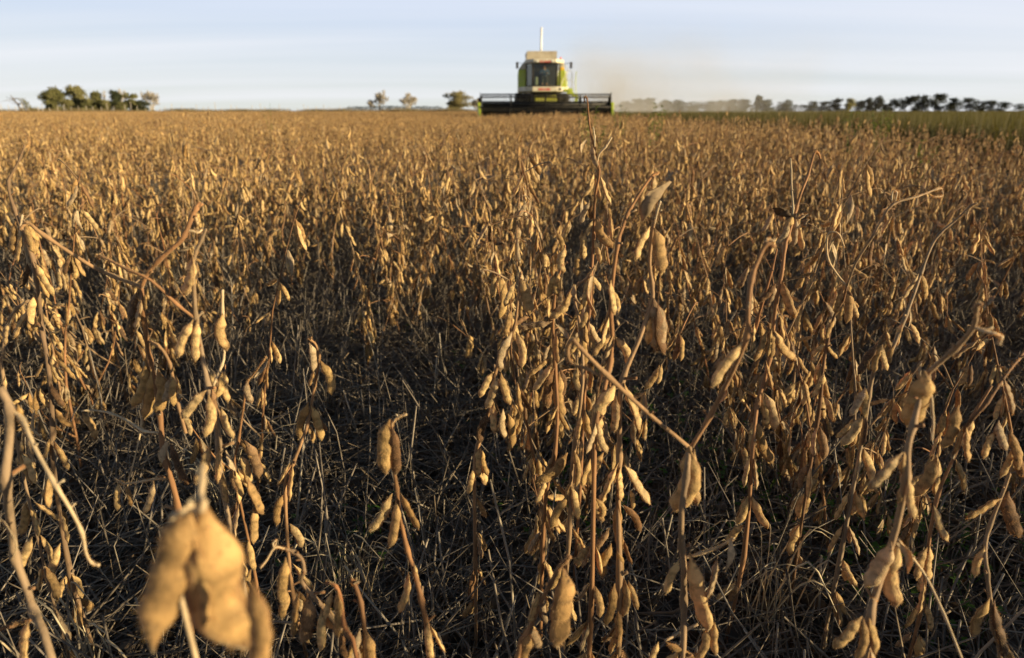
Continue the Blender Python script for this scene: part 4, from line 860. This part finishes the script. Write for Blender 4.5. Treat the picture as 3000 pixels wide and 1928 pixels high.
for x, w in ((xa - .06, .03), (xb + .05, .045)):
    mb = MB(); mb.prismz([(x - w, yk + .2), (x + w, yk + .2), (x + w, 42.0), (x - w, 42.0)], .3, 1.0); mb.tube([(x, 42.0, 1.1), (x, 41.3, 1.5), (x, yr, zc + .05)], .05, 8)
    mb.prism([(x - w, .95), (x + w, .95), (x + w * .6, 1.78), (x - w * .3, 1.72)], yr - .12, yr + .12); part(mb, 'reel_arm', DARK, header)
for zx, s in ((213, -1), (2068, 1)):
    x = X(zx, YH); mb = MB(); w = .085
    vs = [(x - w, 40.6, .25), (x + w, 40.6, .25), (x + w, 41.8, .25), (x - w, 41.8, .25), (x - w, 40.6, Z(1150, YH)), (x + w, 40.6, Z(1150, YH)), (x + w, 41.8, Z(1140, YH)), (x - w, 41.8, Z(1140, YH)), (x - w * .3 - .1 * s, 39.6, .22), (x + w * .3 - .1 * s, 39.6, .30)]
    mb.add(vs, [(4, 5, 6, 7), (1, 2, 6, 5), (2, 3, 7, 6), (3, 0, 4, 7), (8, 9, 5, 4), (8, 4, 0), (9, 1, 5), (8, 0, 1, 9)]); bevel(part(mb, 'crop_divider', LIME, header), .03)
mb = MB(); mb.tube([(X(205, YH), 41.5, 1.0), (X(205, YH), 41.4, Z(1110, YH))], .04, 8); mb.tube([(X(205, YH), 41.42, Z(1120, YH)), (X(205, YH), 41.38, Z(1090, YH))], .075, 10); part(mb, 'marker_lamp', DARK, header, True)
# the driver
def driver():
    root = empty('person', (sx, YC + .95, zf + .05), 'driver in a blue shirt sitting behind the windscreen of the combine', 'person')
    def skin(name, verts, edges, mat, root_i=0, parent=root, sub=2):
        me = bpy.data.meshes.new(name); me.from_pydata([v[:3] for v in verts], edges, []); me.materials.append(mat)
        o = bpy.data.objects.new(name, me); COL.objects.link(o); o.parent = parent
        m = o.modifiers.new('skin', 'SKIN'); m.use_smooth_shade = True
        sv = me.skin_vertices[0] if me.skin_vertices else None
        if sv is None:
            bpy.context.view_layer.objects.active = o; me.attributes.new('skin', 'FLOAT', 'POINT')
        for i, v in enumerate(verts):
            me.skin_vertices[0].data[i].radius = (v[3], v[4] if len(v) > 4 else v[3]); me.skin_vertices[0].data[i].use_root = (i == root_i)
        s = o.modifiers.new('sub', 'SUBSURF'); s.levels = s.render_levels = sub
        return o
    # one continuous body: pelvis, chest, neck, head, arms to the wheel, legs to the floor (forward is -y)
    V = [(0, 0, .44, .15, .12), (0, .02, .62, .15, .11), (0, .02, .82, .17, .11), (0, .01, .96, .07, .07), (0, -.01, 1.04, .055, .055), (0, -.03, 1.12, .085, .095), (0, -.03, 1.22, .08, .095),
         (-.19, .0, .88, .065), (-.25, -.12, .68, .05), (-.16, -.42, .72, .036), (-.14, -.48, .73, .04, .022), (.19, .0, .88, .065), (.25, -.12, .68, .05), (.16, -.42, .72, .036), (.14, -.48, .73, .04, .022),
         (-.1, -.03, .44, .1), (-.13, -.42, .46, .075), (-.13, -.46, .08, .05), (-.13, -.6, .04, .04), (.1, -.03, .44, .1), (.13, -.42, .46, .075), (.13, -.46, .08, .05), (.13, -.6, .04, .04)]
    E = [(0, 1), (1, 2), (2, 3), (3, 4), (4, 5), (5, 6), (2, 7), (7, 8), (8, 9), (9, 10), (2, 11), (11, 12), (12, 13), (13, 14), (0, 15), (15, 16), (16, 17), (17, 18), (0, 19), (19, 20), (20, 21), (21, 22)]
    for s, w in ((-1, 10), (1, 14)):            # five fingers closing on the rim
        for k in range(4):
            i = len(V); x = s * (.14 + .012 * (k - 1.5)); V += [(x, -.52, .745 - .004 * k, .009), (x, -.545, .725, .008), (x, -.53, .705, .007)]; E += [(w, i), (i, i + 1), (i + 1, i + 2)]
        i = len(V); V += [(s * .11, -.49, .75, .010), (s * .10, -.515, .745, .008)]; E += [(w, i), (i, i + 1)]
    body = skin('body', V, E, SKIN)
    shirt = skin('shirt', [(0, 0, .46, .165, .135), (0, .02, .62, .165, .125), (0, .02, .82, .185, .125), (0, .015, .925, .085, .085), (-.19, .0, .88, .08), (-.25, -.12, .68, .065), (-.18, -.38, .715, .048), (.19, .0, .88, .08), (.25, -.12, .68, .065), (.18, -.38, .715, .048)],
         [(0, 1), (1, 2), (2, 3), (2, 4), (4, 5), (5, 6), (2, 7), (7, 8), (8, 9)], SHIRT)
    skin('trousers', [(0, 0, .43, .165, .14), (-.1, -.03, .44, .115), (-.13, -.42, .46, .09), (-.13, -.46, .12, .065), (.1, -.03, .44, .115), (.13, -.42, .46, .09), (.13, -.46, .12, .065)], [(0, 1), (1, 2), (2, 3), (0, 4), (4, 5), (5, 6)], TROU)
    mb = MB()
    for s in (-1, 1): mb.tube([(s * .033, -.128, 1.165), (s * .033, -.116, 1.165)], .012, 8)
    mb.build('eyes', HAIR, root)
    mb = MB(); mb.tube([(0, -.115, 1.17), (0, -.142, 1.13), (0, -.118, 1.12)], [.008, .015, .010], 8); mb.tube([(-.095, -.02, 1.14), (-.1, -.01, 1.17)], .018, 6); mb.tube([(.095, -.02, 1.14), (.1, -.01, 1.17)], .018, 6); mb.build('face', SKIN, root)
    mb = MB(); mb.tube([(-.03, -.124, 1.092), (.03, -.124, 1.092)], .006, 6); mb.build('mouth', simple('lips', (.35, .12, .09), .6, dust=0), root)
    skin('hair', [(0, .01, 1.16, .095, .1), (0, -.02, 1.245, .085, .1), (0, -.04, 1.29, .03, .04)], [(0, 1), (1, 2)], HAIR)
driver()

# ------------------------------------------------------------------ trees, each its own
BARK = simple('tree_bark', (.07, .055, .04), .9, dust=.3, scale=2); PALEBARK = simple('pale_twigs', (.40, .35, .28), .9, dust=.2, scale=2)
def crown_mat(n, a, b): return plant_mat(n, [(0, a), (1, b)], rough=.8, trans=.12, scale=.5, mottle=.35, tcol=(.8, .9, .3))
WARM = crown_mat('warm_crown', (.08, .085, .03), (.17, .155, .06)); OLIVE = crown_mat('olive_crown', (.13, .125, .05), (.21, .185, .075)); DEEP = crown_mat('deep_crown', (.018, .025, .012), (.045, .05, .02)); PINE = crown_mat('pine_crown', (.014, .018, .010), (.035, .036, .016)); TAN = crown_mat('tan_crown', (.34, .29, .21), (.42, .37, .28)); GOLD = crown_mat('gold_crown', (.17, .15, .04), (.24, .2, .06))
def tree(cx, wpx, top, Y, style, label, group, crown, seed, name='tree', bark=None, base=325):
    q = random.Random(seed); s = Y * math.cos(PITCH) / F; g = P(cx, 325, Y); h = P(cx, top, Y).z; w = wpx * s / 2
    root = empty(name, (g.x, Y, 0), label, 'tree', group)
    tb, cb = MB(), MB()
    def leaf_cloud(c, rx, ry, rz, n, sz):
        for _ in range(n):
            d = Vector((q.gauss(0, 1), q.gauss(0, 1), q.gauss(0, 1))); d = d.normalized() * (q.random() ** .4); p = c + Vector((d.x * rx, d.y * ry, d.z * rz)); r = q.random()
            for _k in range(3):
                o = p + Vector((q.gauss(0, sz), q.gauss(0, sz), q.gauss(0, sz * .7))); a = Vector((q.gauss(0, 1), q.gauss(0, 1), q.gauss(0, 1))).normalized() * sz * q.uniform(.5, 1.1); b = a.orthogonal().normalized() * sz * .6
                cb.add([o - a, o + b, o + a, o - b], [(0, 1, 2, 3)], 0, r)
    if style == 'bare':
        def br(p, d, L, r, dep):
            e = p + d * L; m = p + d * L * .5 + Vector((q.gauss(0, .06), q.gauss(0, .06), 0)) * L; r_ = max(r, .04); tb.tube([p, m, e], [r_, max(r * .85, .04), max(r * .6, .035)], 5 if dep < 2 else 3, 0, q.random(), cap=False)
            if dep >= 5: return
            for _ in range(3 if dep < 4 else 4):
                nd = (d + Vector((q.gauss(0, .5) * w * 2.2 / h, q.gauss(0, .5) * w * 2.2 / h, q.gauss(.12, .25)))).normalized(); br(p.lerp(e, q.uniform(.55, 1)), nd, L * q.uniform(.6, .85), r * .58, dep + 1)
        for k in range(4 if w * 2 > h * .7 else 2): br(Vector((q.gauss(0, .15) * w, 0, -.1)), Vector((q.gauss(0, .25), q.gauss(0, .2), 1)).normalized(), h * .27, h * .024, 0)
        zmax = max(v[2] for v in tb.v); xm = max(abs(v[0]) for v in tb.v); tb.v = [(x * w / xm, y * w / xm, z * h / zmax) for x, y, z in tb.v]
        if crown:
            for _ in range(36):
                v = Vector(q.choice([v for v in tb.v if v[2] > h * .35])); leaf_cloud(v, w * .22, w * .22, h * .09, 9, h * .010)
    elif style == 'pine':
        lean = q.uniform(.1, .45) * w; tb.tube([(0, 0, -.1), (lean * .2, 0, h * .3), (lean * .8, 0, h * .6), (lean, 0, h * .9)], [h * .03, h * .025, h * .018, h * .006], 6, cap=False)
        for k in range(17):
            t = q.uniform(.12, .98); c = Vector((lean * t + q.gauss(.05, .42) * w * (1.05 - t * .45), q.gauss(0, .35) * w, h * t * .93)); tb.tube([(lean * t * .9, 0, h * (t - .14)), c], [h * .012, h * .005], 4, cap=False)
            leaf_cloud(c, w * q.uniform(.28, .42), w * .4, h * q.uniform(.12, .2), 60, h * .04)
        leaf_cloud(Vector((lean, 0, h * .9)), w * .5, w * .4, h * .1, 60, h * .045)
    elif style == 'wind':
        for k in range(7):
            z = h * q.uniform(.1, .8); e = Vector((w * q.uniform(.2, 1.0) * (1.2 - z / h), q.gauss(0, .3) * w, z * .7 + q.uniform(-.1, .3) * h)); st = Vector((-w * .45 * (z / h) - w * .1, 0, z)); tb.tube([st, st.lerp(e, .5) + Vector((0, 0, h * .08)), e], [h * .03, h * .02, h * .008], 4, cap=False); leaf_cloud(e, w * .32, w * .3, h * .12, 34, h * .035)
        tb.tube([(0, 0, -.1), (-w * .3, 0, h * .5), (-w * .6, 0, h * .85), (-w * .75, 0, h)], [h * .05, h * .04, h * .025, h * .008], 6, cap=False)
        for k in range(8): tb.tube([(-w * .5, 0, h * q.uniform(.5, .9)), (-w * q.uniform(.6, 1.5), q.gauss(0, .2) * w, h * q.uniform(.5, 1.0))], [h * .012, h * .004], 3, cap=False)
    else:
        tb.tube([(0, 0, -.1), (.1 * w, 0, h * .35), (0, 0, h * .8)], [h * .035, h * .028, h * .01], 6, cap=False)
        for k in range(30):
            t = q.uniform(.07, .93); sp = 1 - abs(t - .5) * .9; c = Vector((q.gauss(0, .42) * w * sp, q.gauss(0, .42) * w * sp, h * t)); c.x = max(-w * .8, min(w * .8, c.x)); tb.tube([(0, 0, h * t * .6), c], [h * .014, h * .005], 4, cap=False)
            leaf_cloud(c, w * q.uniform(.32, .52), w * .42, h * q.uniform(.08, .14), 60, h * .036)
    tb.build('trunk', bark or BARK, root)
    if cb.n: cb.build('crown', crown, root, smooth=False)
    return root
HALF = crown_mat('half_leafed_crown', (.15, .13, .05), (.21, .17, .075))
LG = 'grove at the left of the horizon'
tree(66, 70, 278, 235, 'wind', 'dark windswept shrub leaning left, leftmost on the horizon', None, WARM, 1, 'windswept_tree')
tree(166, 66, 255, 250, 'leafy', 'broad dense tree at the left end of the left grove', LG, WARM, 2)
tree(242, 64, 249, 254, 'leafy', 'tallest leafy tree of the left grove, second from its left end', LG, OLIVE, 3)
tree(286, 42, 271, 246, 'leafy', 'low dark tree right of the tallest tree in the left grove', LG, WARM, 4)
tree(306, 44, 263, 262, 'bare', 'pale leafless tree in the middle of the left grove', LG, None, 5, 'bare_tree', PALEBARK)
tree(344, 38, 267, 246, 'leafy', 'narrow darkest tree of the left grove, right of its middle', LG, DEEP, 6)
tree(364, 42, 257, 262, 'bare', 'pale leafless tree rising behind the darkest tree of the left grove', LG, TAN, 7, 'bare_tree', PALEBARK)
tree(390, 52, 274, 248, 'leafy', 'leafy tree near the right end of the left grove', LG, WARM, 8)
tree(421, 42, 294, 244, 'leafy', 'lowest bush at the right end of the left grove', LG, DEEP, 9, 'bush')
tree(450, 66, 262, 252, 'bare', 'wide pale bare tree standing just right of the left grove', None, TAN, 10, 'bare_tree', PALEBARK)
tree(1088, 26, 291, 250, 'bare', 'small bare tree with a dark stump, leftmost of the middle trees', None, TAN, 11, 'bare_tree', PALEBARK)
tree(1116, 54, 261, 250, 'bare', 'tall bare tree with a split crown left of the combine', None, TAN, 12, 'bare_tree', PALEBARK)
tree(1196, 58, 269, 255, 'bare', 'bare rounded tree midway between the split-crown tree and the combine', None, TAN, 13, 'bare_tree', PALEBARK)
tree(1342, 84, 266, 240, 'leafy', 'half-leafed golden tree just left of the combine header', None, HALF, 14, 'half_leafed_tree', PALEBARK)
for i, (cx, w, top, lab) in enumerate(((204, 40, 292, 'low bush filling the gap between the first two trees of the left grove'), (262, 44, 296, 'low bush under the tallest tree of the left grove'), (320, 44, 292, 'low bush left of the narrow darkest tree'), (366, 40, 300, 'low bush right of the narrow darkest tree'))):
    tree(cx, w, top, 243, 'leafy', lab, LG, WARM if i % 2 else OLIVE, 90 + i, 'bush')
tree(1398, 40, 287, 250, 'bare', 'pale thin bush behind the left end of the header', None, TAN, 15, 'bush', PALEBARK)
HZ = 'trees dimmed by the dust right of the combine'
for i, (cx, w, top) in enumerate(((1835, 60, 297), (1872, 52, 290), (1906, 60, 287), (1952, 50, 293), (1988, 56, 291), (2032, 62, 298), (2075, 60, 296), (2112, 54, 294), (2142, 46, 289), (2178, 52, 290))):
    tree(cx, w, top, 300, 'leafy', 'dust-dimmed tree %s of the grey row' % ['at the left end', 'second from the left', 'third and tallest at the left', 'fourth from the left', 'fifth from the left', 'at the middle, lower than its neighbours,', 'fourth from the right', 'third from the right', 'second from the right', 'at the right end, fullest'][i], HZ, DEEP, 30 + i)
tree(2214, 26, 281, 300, 'pine', 'flat-topped tree sticking up above the dust-dimmed row', HZ, DEEP, 41)
tree(2243, 44, 291, 300, 'leafy', 'leafy tree right of the flat-topped tree', HZ, DEEP, 42)
tree(2300, 52, 293, 280, 'leafy', 'round isolated tree between the dim row and the dark pines', None, DEEP, 43)
PN = [(2374, 46, 297), (2408, 40, 298), (2441, 40, 288), (2512, 30, 295), (2537, 26, 288), (2563, 40, 284), (2588, 28, 305), (2611, 34, 291), (2648, 52, 282), (2690, 46, 279), (2736, 54, 276), (2781, 42, 286), (2828, 50, 288), (2866, 32, 297), (2893, 36, 294), (2930, 40, 298), (2983, 44, 304)]
PD = ['at the left end of the dark pine row', 'second from the left in the dark pine row', 'left of the yellowish tree', 'right of the yellowish tree', 'thin and upright, two right of the yellowish tree', 'with a tall round head, three right of the yellowish tree', 'lowest in the middle of the dark pine row', 'left of the three tallest pines', 'leftmost of the three tallest pines', 'middle one of the three tallest pines', 'tallest of all, rightmost of the three tallest pines', 'with a see-through crown, right of the tallest pine', 'sixth from the right end of the pine row', 'narrow, fifth from the right end of the pine row', 'forked, fourth from the right end of the pine row', 'low and wide, second from the right edge of the photo', 'at the right edge of the photo']
for i, (cx, w, top) in enumerate(PN[:17]):
    tree(cx, w * 1.3, top, 270, 'pine', 'dark windswept pine ' + PD[i], 'dark pines on the right horizon', PINE, 60 + i, 'pine_tree')
tree(2480, 48, 289, 268, 'pine', 'yellowish tree among the dark pines', 'dark pines on the right horizon', GOLD, 80)
def wood(name, x0, x1, Y, top, wob, label, mat, seed):
    q = random.Random(seed); mb = MB(); s = Y * math.cos(PITCH) / F; a, b = P(x0, 325, Y).x, P(x1, 325, Y).x; x = a
    while x < b:
        h = P(1500, top, Y).z * q.uniform(1 - wob, 1); e = min(1, (x - a) / (b - a) * 5 + .3, (b - x) / (b - a) * 5 + .3)
        for _ in range(60):
            o = Vector((x + q.gauss(0, 2.5), Y + q.gauss(0, 3), h * e * q.random() ** .5)); r = h * .10; u = Vector((q.gauss(0, 1), q.gauss(0, 1), q.gauss(0, 1))).normalized() * r; v = u.orthogonal().normalized() * r * .7
            mb.add([o - u, o + v, o + u, o - v], [(0, 1, 2, 3)], 0, q.random())
        x += 2.2
    tag(mb.build(name, mat, smooth=False), label, 'wood', None, 'stuff')
HAZEBLUE = crown_mat('far_wood_haze_tint', (.05, .065, .075), (.07, .085, .095))  # blue haze of the distance put into the crown colour itself
wood('far_wood', 985, 1330, 600, 310, .25, 'low blue-grey wood far away behind the bare trees left of the combine', HAZEBLUE, 3)
wood('far_wood', 510, 580, 560, 316, .3, 'tiny far clump of trees right of the left grove', HAZEBLUE, 4)
wood('far_wood', 2255, 2420, 620, 306, .3, 'faint far wood between the round tree and the dark pines', HAZEBLUE, 5)
wood('far_wood', 1730, 2260, 420, 303, .25, 'hazy wood behind the dust-dimmed trees', DEEP, 6)

# ------------------------------------------------------------------ fence, weeds, verge
def fence():
    q = random.Random(9); root = empty('fence', (P(300, 325, 215).x, 215, 0), 'long wire fence on thin posts along the left edge of the field', 'fence'); o = Vector(root.location); xs = []
    for i, px in enumerate(range(5, 1010, 21)):
        Y = 212 + .02 * px; p = P(px + q.uniform(-6, 6), 325, Y); h = q.uniform(1.5, 2.6) if i % 3 else q.uniform(2.2, 3.4); mb = MB(); p.z = 0
        mb.bar(p - o, p - o + Vector((q.gauss(0, .1), 0, h)), .075, 6, 0, q.random()); mb.build('post', PALEBARK, root); xs.append(p)
    mb = MB()
    for z in (.6, 1.0, 1.4): mb.tube([p - o + Vector((0, 0, z)) for p in xs], .012, 3)
    mb.build('wire', DARK, root)
fence()
def weed(px, py_top, Y, label, seed, mat=WEED, leafy=True, w=1.0):
    q = random.Random(seed); g = P(px, 330, Y); h = P(px, py_top, Y).z; root = empty('weed', (g.x, Y, 0), label, 'weed', 'green weeds standing up out of the crop'); sb, lb = MB(), MB()
    for k in range(7 if leafy else 3):
        a = q.random() * 6.28; L = h * (1 if k == 0 else q.uniform(.75, .98)); s = .16 * w * (0.3 if k == 0 else 1); pts = [Vector((q.gauss(0, .02), q.gauss(0, .02), 0)), Vector((math.cos(a) * s * .5, math.sin(a) * s * .5, L * .6)), Vector((math.cos(a) * s, math.sin(a) * s, L))]; pth = smooth_path(pts, 6); sb.tube(pth, [.006 * (1 - .8 * i / len(pth)) for i in range(len(pth))], 5, 0, q.random(), cap=False)
        for _ in range(34 if leafy else 8):
            p = q.choice(pth[3:]); b = q.random() * 6.28; d = Vector((math.cos(b), math.sin(b), q.uniform(.1, .9))).normalized(); l = q.uniform(.04, .085) * w; e = d.cross(Vector((0, 0, 1))).normalized() * l * .16
            lb.add([p, p + d * l * .5 + e, p + d * l - Vector((0, 0, l * .15)), p + d * l * .5 - e], [(0, 1, 2, 3)], 0, q.random())
    sb.build('stalk', mat, root); lb.build('leaves', mat, root)
weed(1912, 305, 9.0, 'bushy green weed standing above the crop right of the header', 1)
weed(1735, 316, 7.0, 'low yellow-green weed in front of the right part of the reel', 2, w=.8)
weed(1818, 312, 12.0, 'small green weed at the right end of the header', 3, w=.8)
weed(790, 302, 14.0, 'thin green weed above the crop on the left side', 4, w=.9, leafy=False)
weed(2720, 415, 6.0, 'green weed half hidden in the crop on the far right', 5, w=.7)
weed(2130, 312, 8.0, 'small reddish dry weed standing above the crop near the dim trees', 6, STEM, False, .6)
weed(2500, 318, 9.5, 'slim green weed above the crop below the yellowish tree', 7, w=.7)
weed(2590, 322, 8.5, 'pale green weed above the crop below the tall round-headed pine', 8, w=.8)
def grass_tile(i, S, n, h):
    q = random.Random(70 + i); mb = MB()
    for _ in range(n):
        p = Vector((q.uniform(-S / 2, S / 2), q.uniform(-S / 2, S / 2), 0)); L = h * q.uniform(.55, 1.15); a = q.random() * 6.28; o = Vector((math.cos(a), math.sin(a), 0)) * L * q.uniform(.05, .35); wv = Vector((-math.sin(a + 1), math.cos(a + 1), 0)) * (.004 + .0022 * S)
        mb.add([p - wv, p + wv, p + o * .4 + Vector((0, 0, L * .6)) + wv * .7, p + o * .4 + Vector((0, 0, L * .6)) - wv * .7, p + o + Vector((0, 0, L))], [(0, 1, 2, 3), (3, 2, 4)], 0, q.random())
    return mb.mesh('grass', [GRASS])
gs = [grass_tile(i, 1.0, 420, .68) for i in range(3)] + [grass_tile(3 + i, 5.0, 1500, .74) for i in range(2)]; pts = []
y = 4
while y < 60:
    x = EDGE + .75
    while x < min(.8 * y + 1, 16):
        pts.append((x + rr.uniform(-.2, .2), y + rr.uniform(-.2, .2), 0, 0, 0, rr.random() * 6.28, rr.uniform(.75, 1.08), rr.randrange(3))); x += .8
    y += .8
y = 20
while y < 262:
    x = 14 if y < 60 else EDGE + 2.5
    while x < .8 * y + 4:
        if not (y < 56 and x < 8): pts.append((x + rr.uniform(-1, 1), y + rr.uniform(-1, 1), 0, 0, 0, rr.random() * 6.28, rr.uniform(.6, 1.0), 3 + rr.randrange(2)))
        x += 4.2
    y += 4.2
scatter('grass_verge', 'strip of green unmown grass along the right edge of the field', 'grass', gs, pts)
ds = [grass_tile(20 + i, 5.0, 900, 1.15) for i in range(2)]
for m in ds: m.materials[0] = DRYGRASS
pts = []; x = -190
while x < 6:
    pts.append((x, 217 + rr.uniform(-2, 4), 0, 0, 0, rr.random() * 6.28, rr.uniform(.7, 1.5), rr.randrange(2))); x += 2.2
scatter('field_margin_grass', 'brown dry grass along the fence on the left horizon', 'grass', ds, pts)

# ------------------------------------------------------------------ dust blown from the combine to the right
def dust():
    x0, x1, y0, y1, z0, z1 = 3.5, 46, 45.5, 110, .3, 9
    m = bpy.data.materials.new('dust'); m.use_nodes = True; nt = m.node_tree; N, L = nt.nodes, nt.links; N.clear()
    out = N.new('ShaderNodeOutputMaterial'); pv = N.new('ShaderNodeVolumePrincipled'); pv.inputs['Color'].default_value = (.72, .68, .63, 1); pv.inputs['Anisotropy'].default_value = .1
    ge = N.new('ShaderNodeNewGeometry'); sp = N.new('ShaderNodeSeparateXYZ'); L.new(ge.outputs['Position'], sp.inputs[0])
    nz = N.new('ShaderNodeTexNoise'); nz.inputs['Scale'].default_value = .22; nz.inputs['Detail'].default_value = 5; L.new(ge.outputs['Position'], nz.inputs[0])
    def mr(src, a, b, c=0, d=1):
        n = N.new('ShaderNodeMapRange'); n.interpolation_type = 'SMOOTHSTEP'; n.inputs['From Min'].default_value = a; n.inputs['From Max'].default_value = b; n.inputs['To Min'].default_value = c; n.inputs['To Max'].default_value = d; L.new(src, n.inputs[0]); return n.outputs[0]
    def mul(a, b):
        n = N.new('ShaderNodeMath'); n.operation = 'MULTIPLY'
        for i, v in enumerate((a, b)):
            if isinstance(v, float): n.inputs[i].default_value = v
            else: L.new(v, n.inputs[i])
        return n.outputs[0]
    # thins out downwind, upwards and at the edges
    d = mul(mr(nz.outputs[0], .42, .64, .0, 1), mul(mr(sp.outputs[0], 3.6, 7.0), mul(mr(sp.outputs[0], 8, 30, 1, .0), mr(sp.outputs[2], .8, 8.4, 1, 0))))
    d = mul(d, mr(sp.outputs[1], 46, 52)); d = mul(d, mr(sp.outputs[1], 80, 108, 1, 0)); d = mul(d, .072)
    L.new(d, pv.inputs['Density']); L.new(pv.outputs[0], out.inputs['Volume'])
    mb = MB(); mb.box(x0, x1, y0, y1, z0, z1); o = mb.build('dust_cloud', m, smooth=False); tag(o, 'brownish dust drifting right from behind the combine', 'dust', None, 'stuff')
dust()
SC.cycles.volume_step_rate = 2.0
bpy.context.view_layer.update()
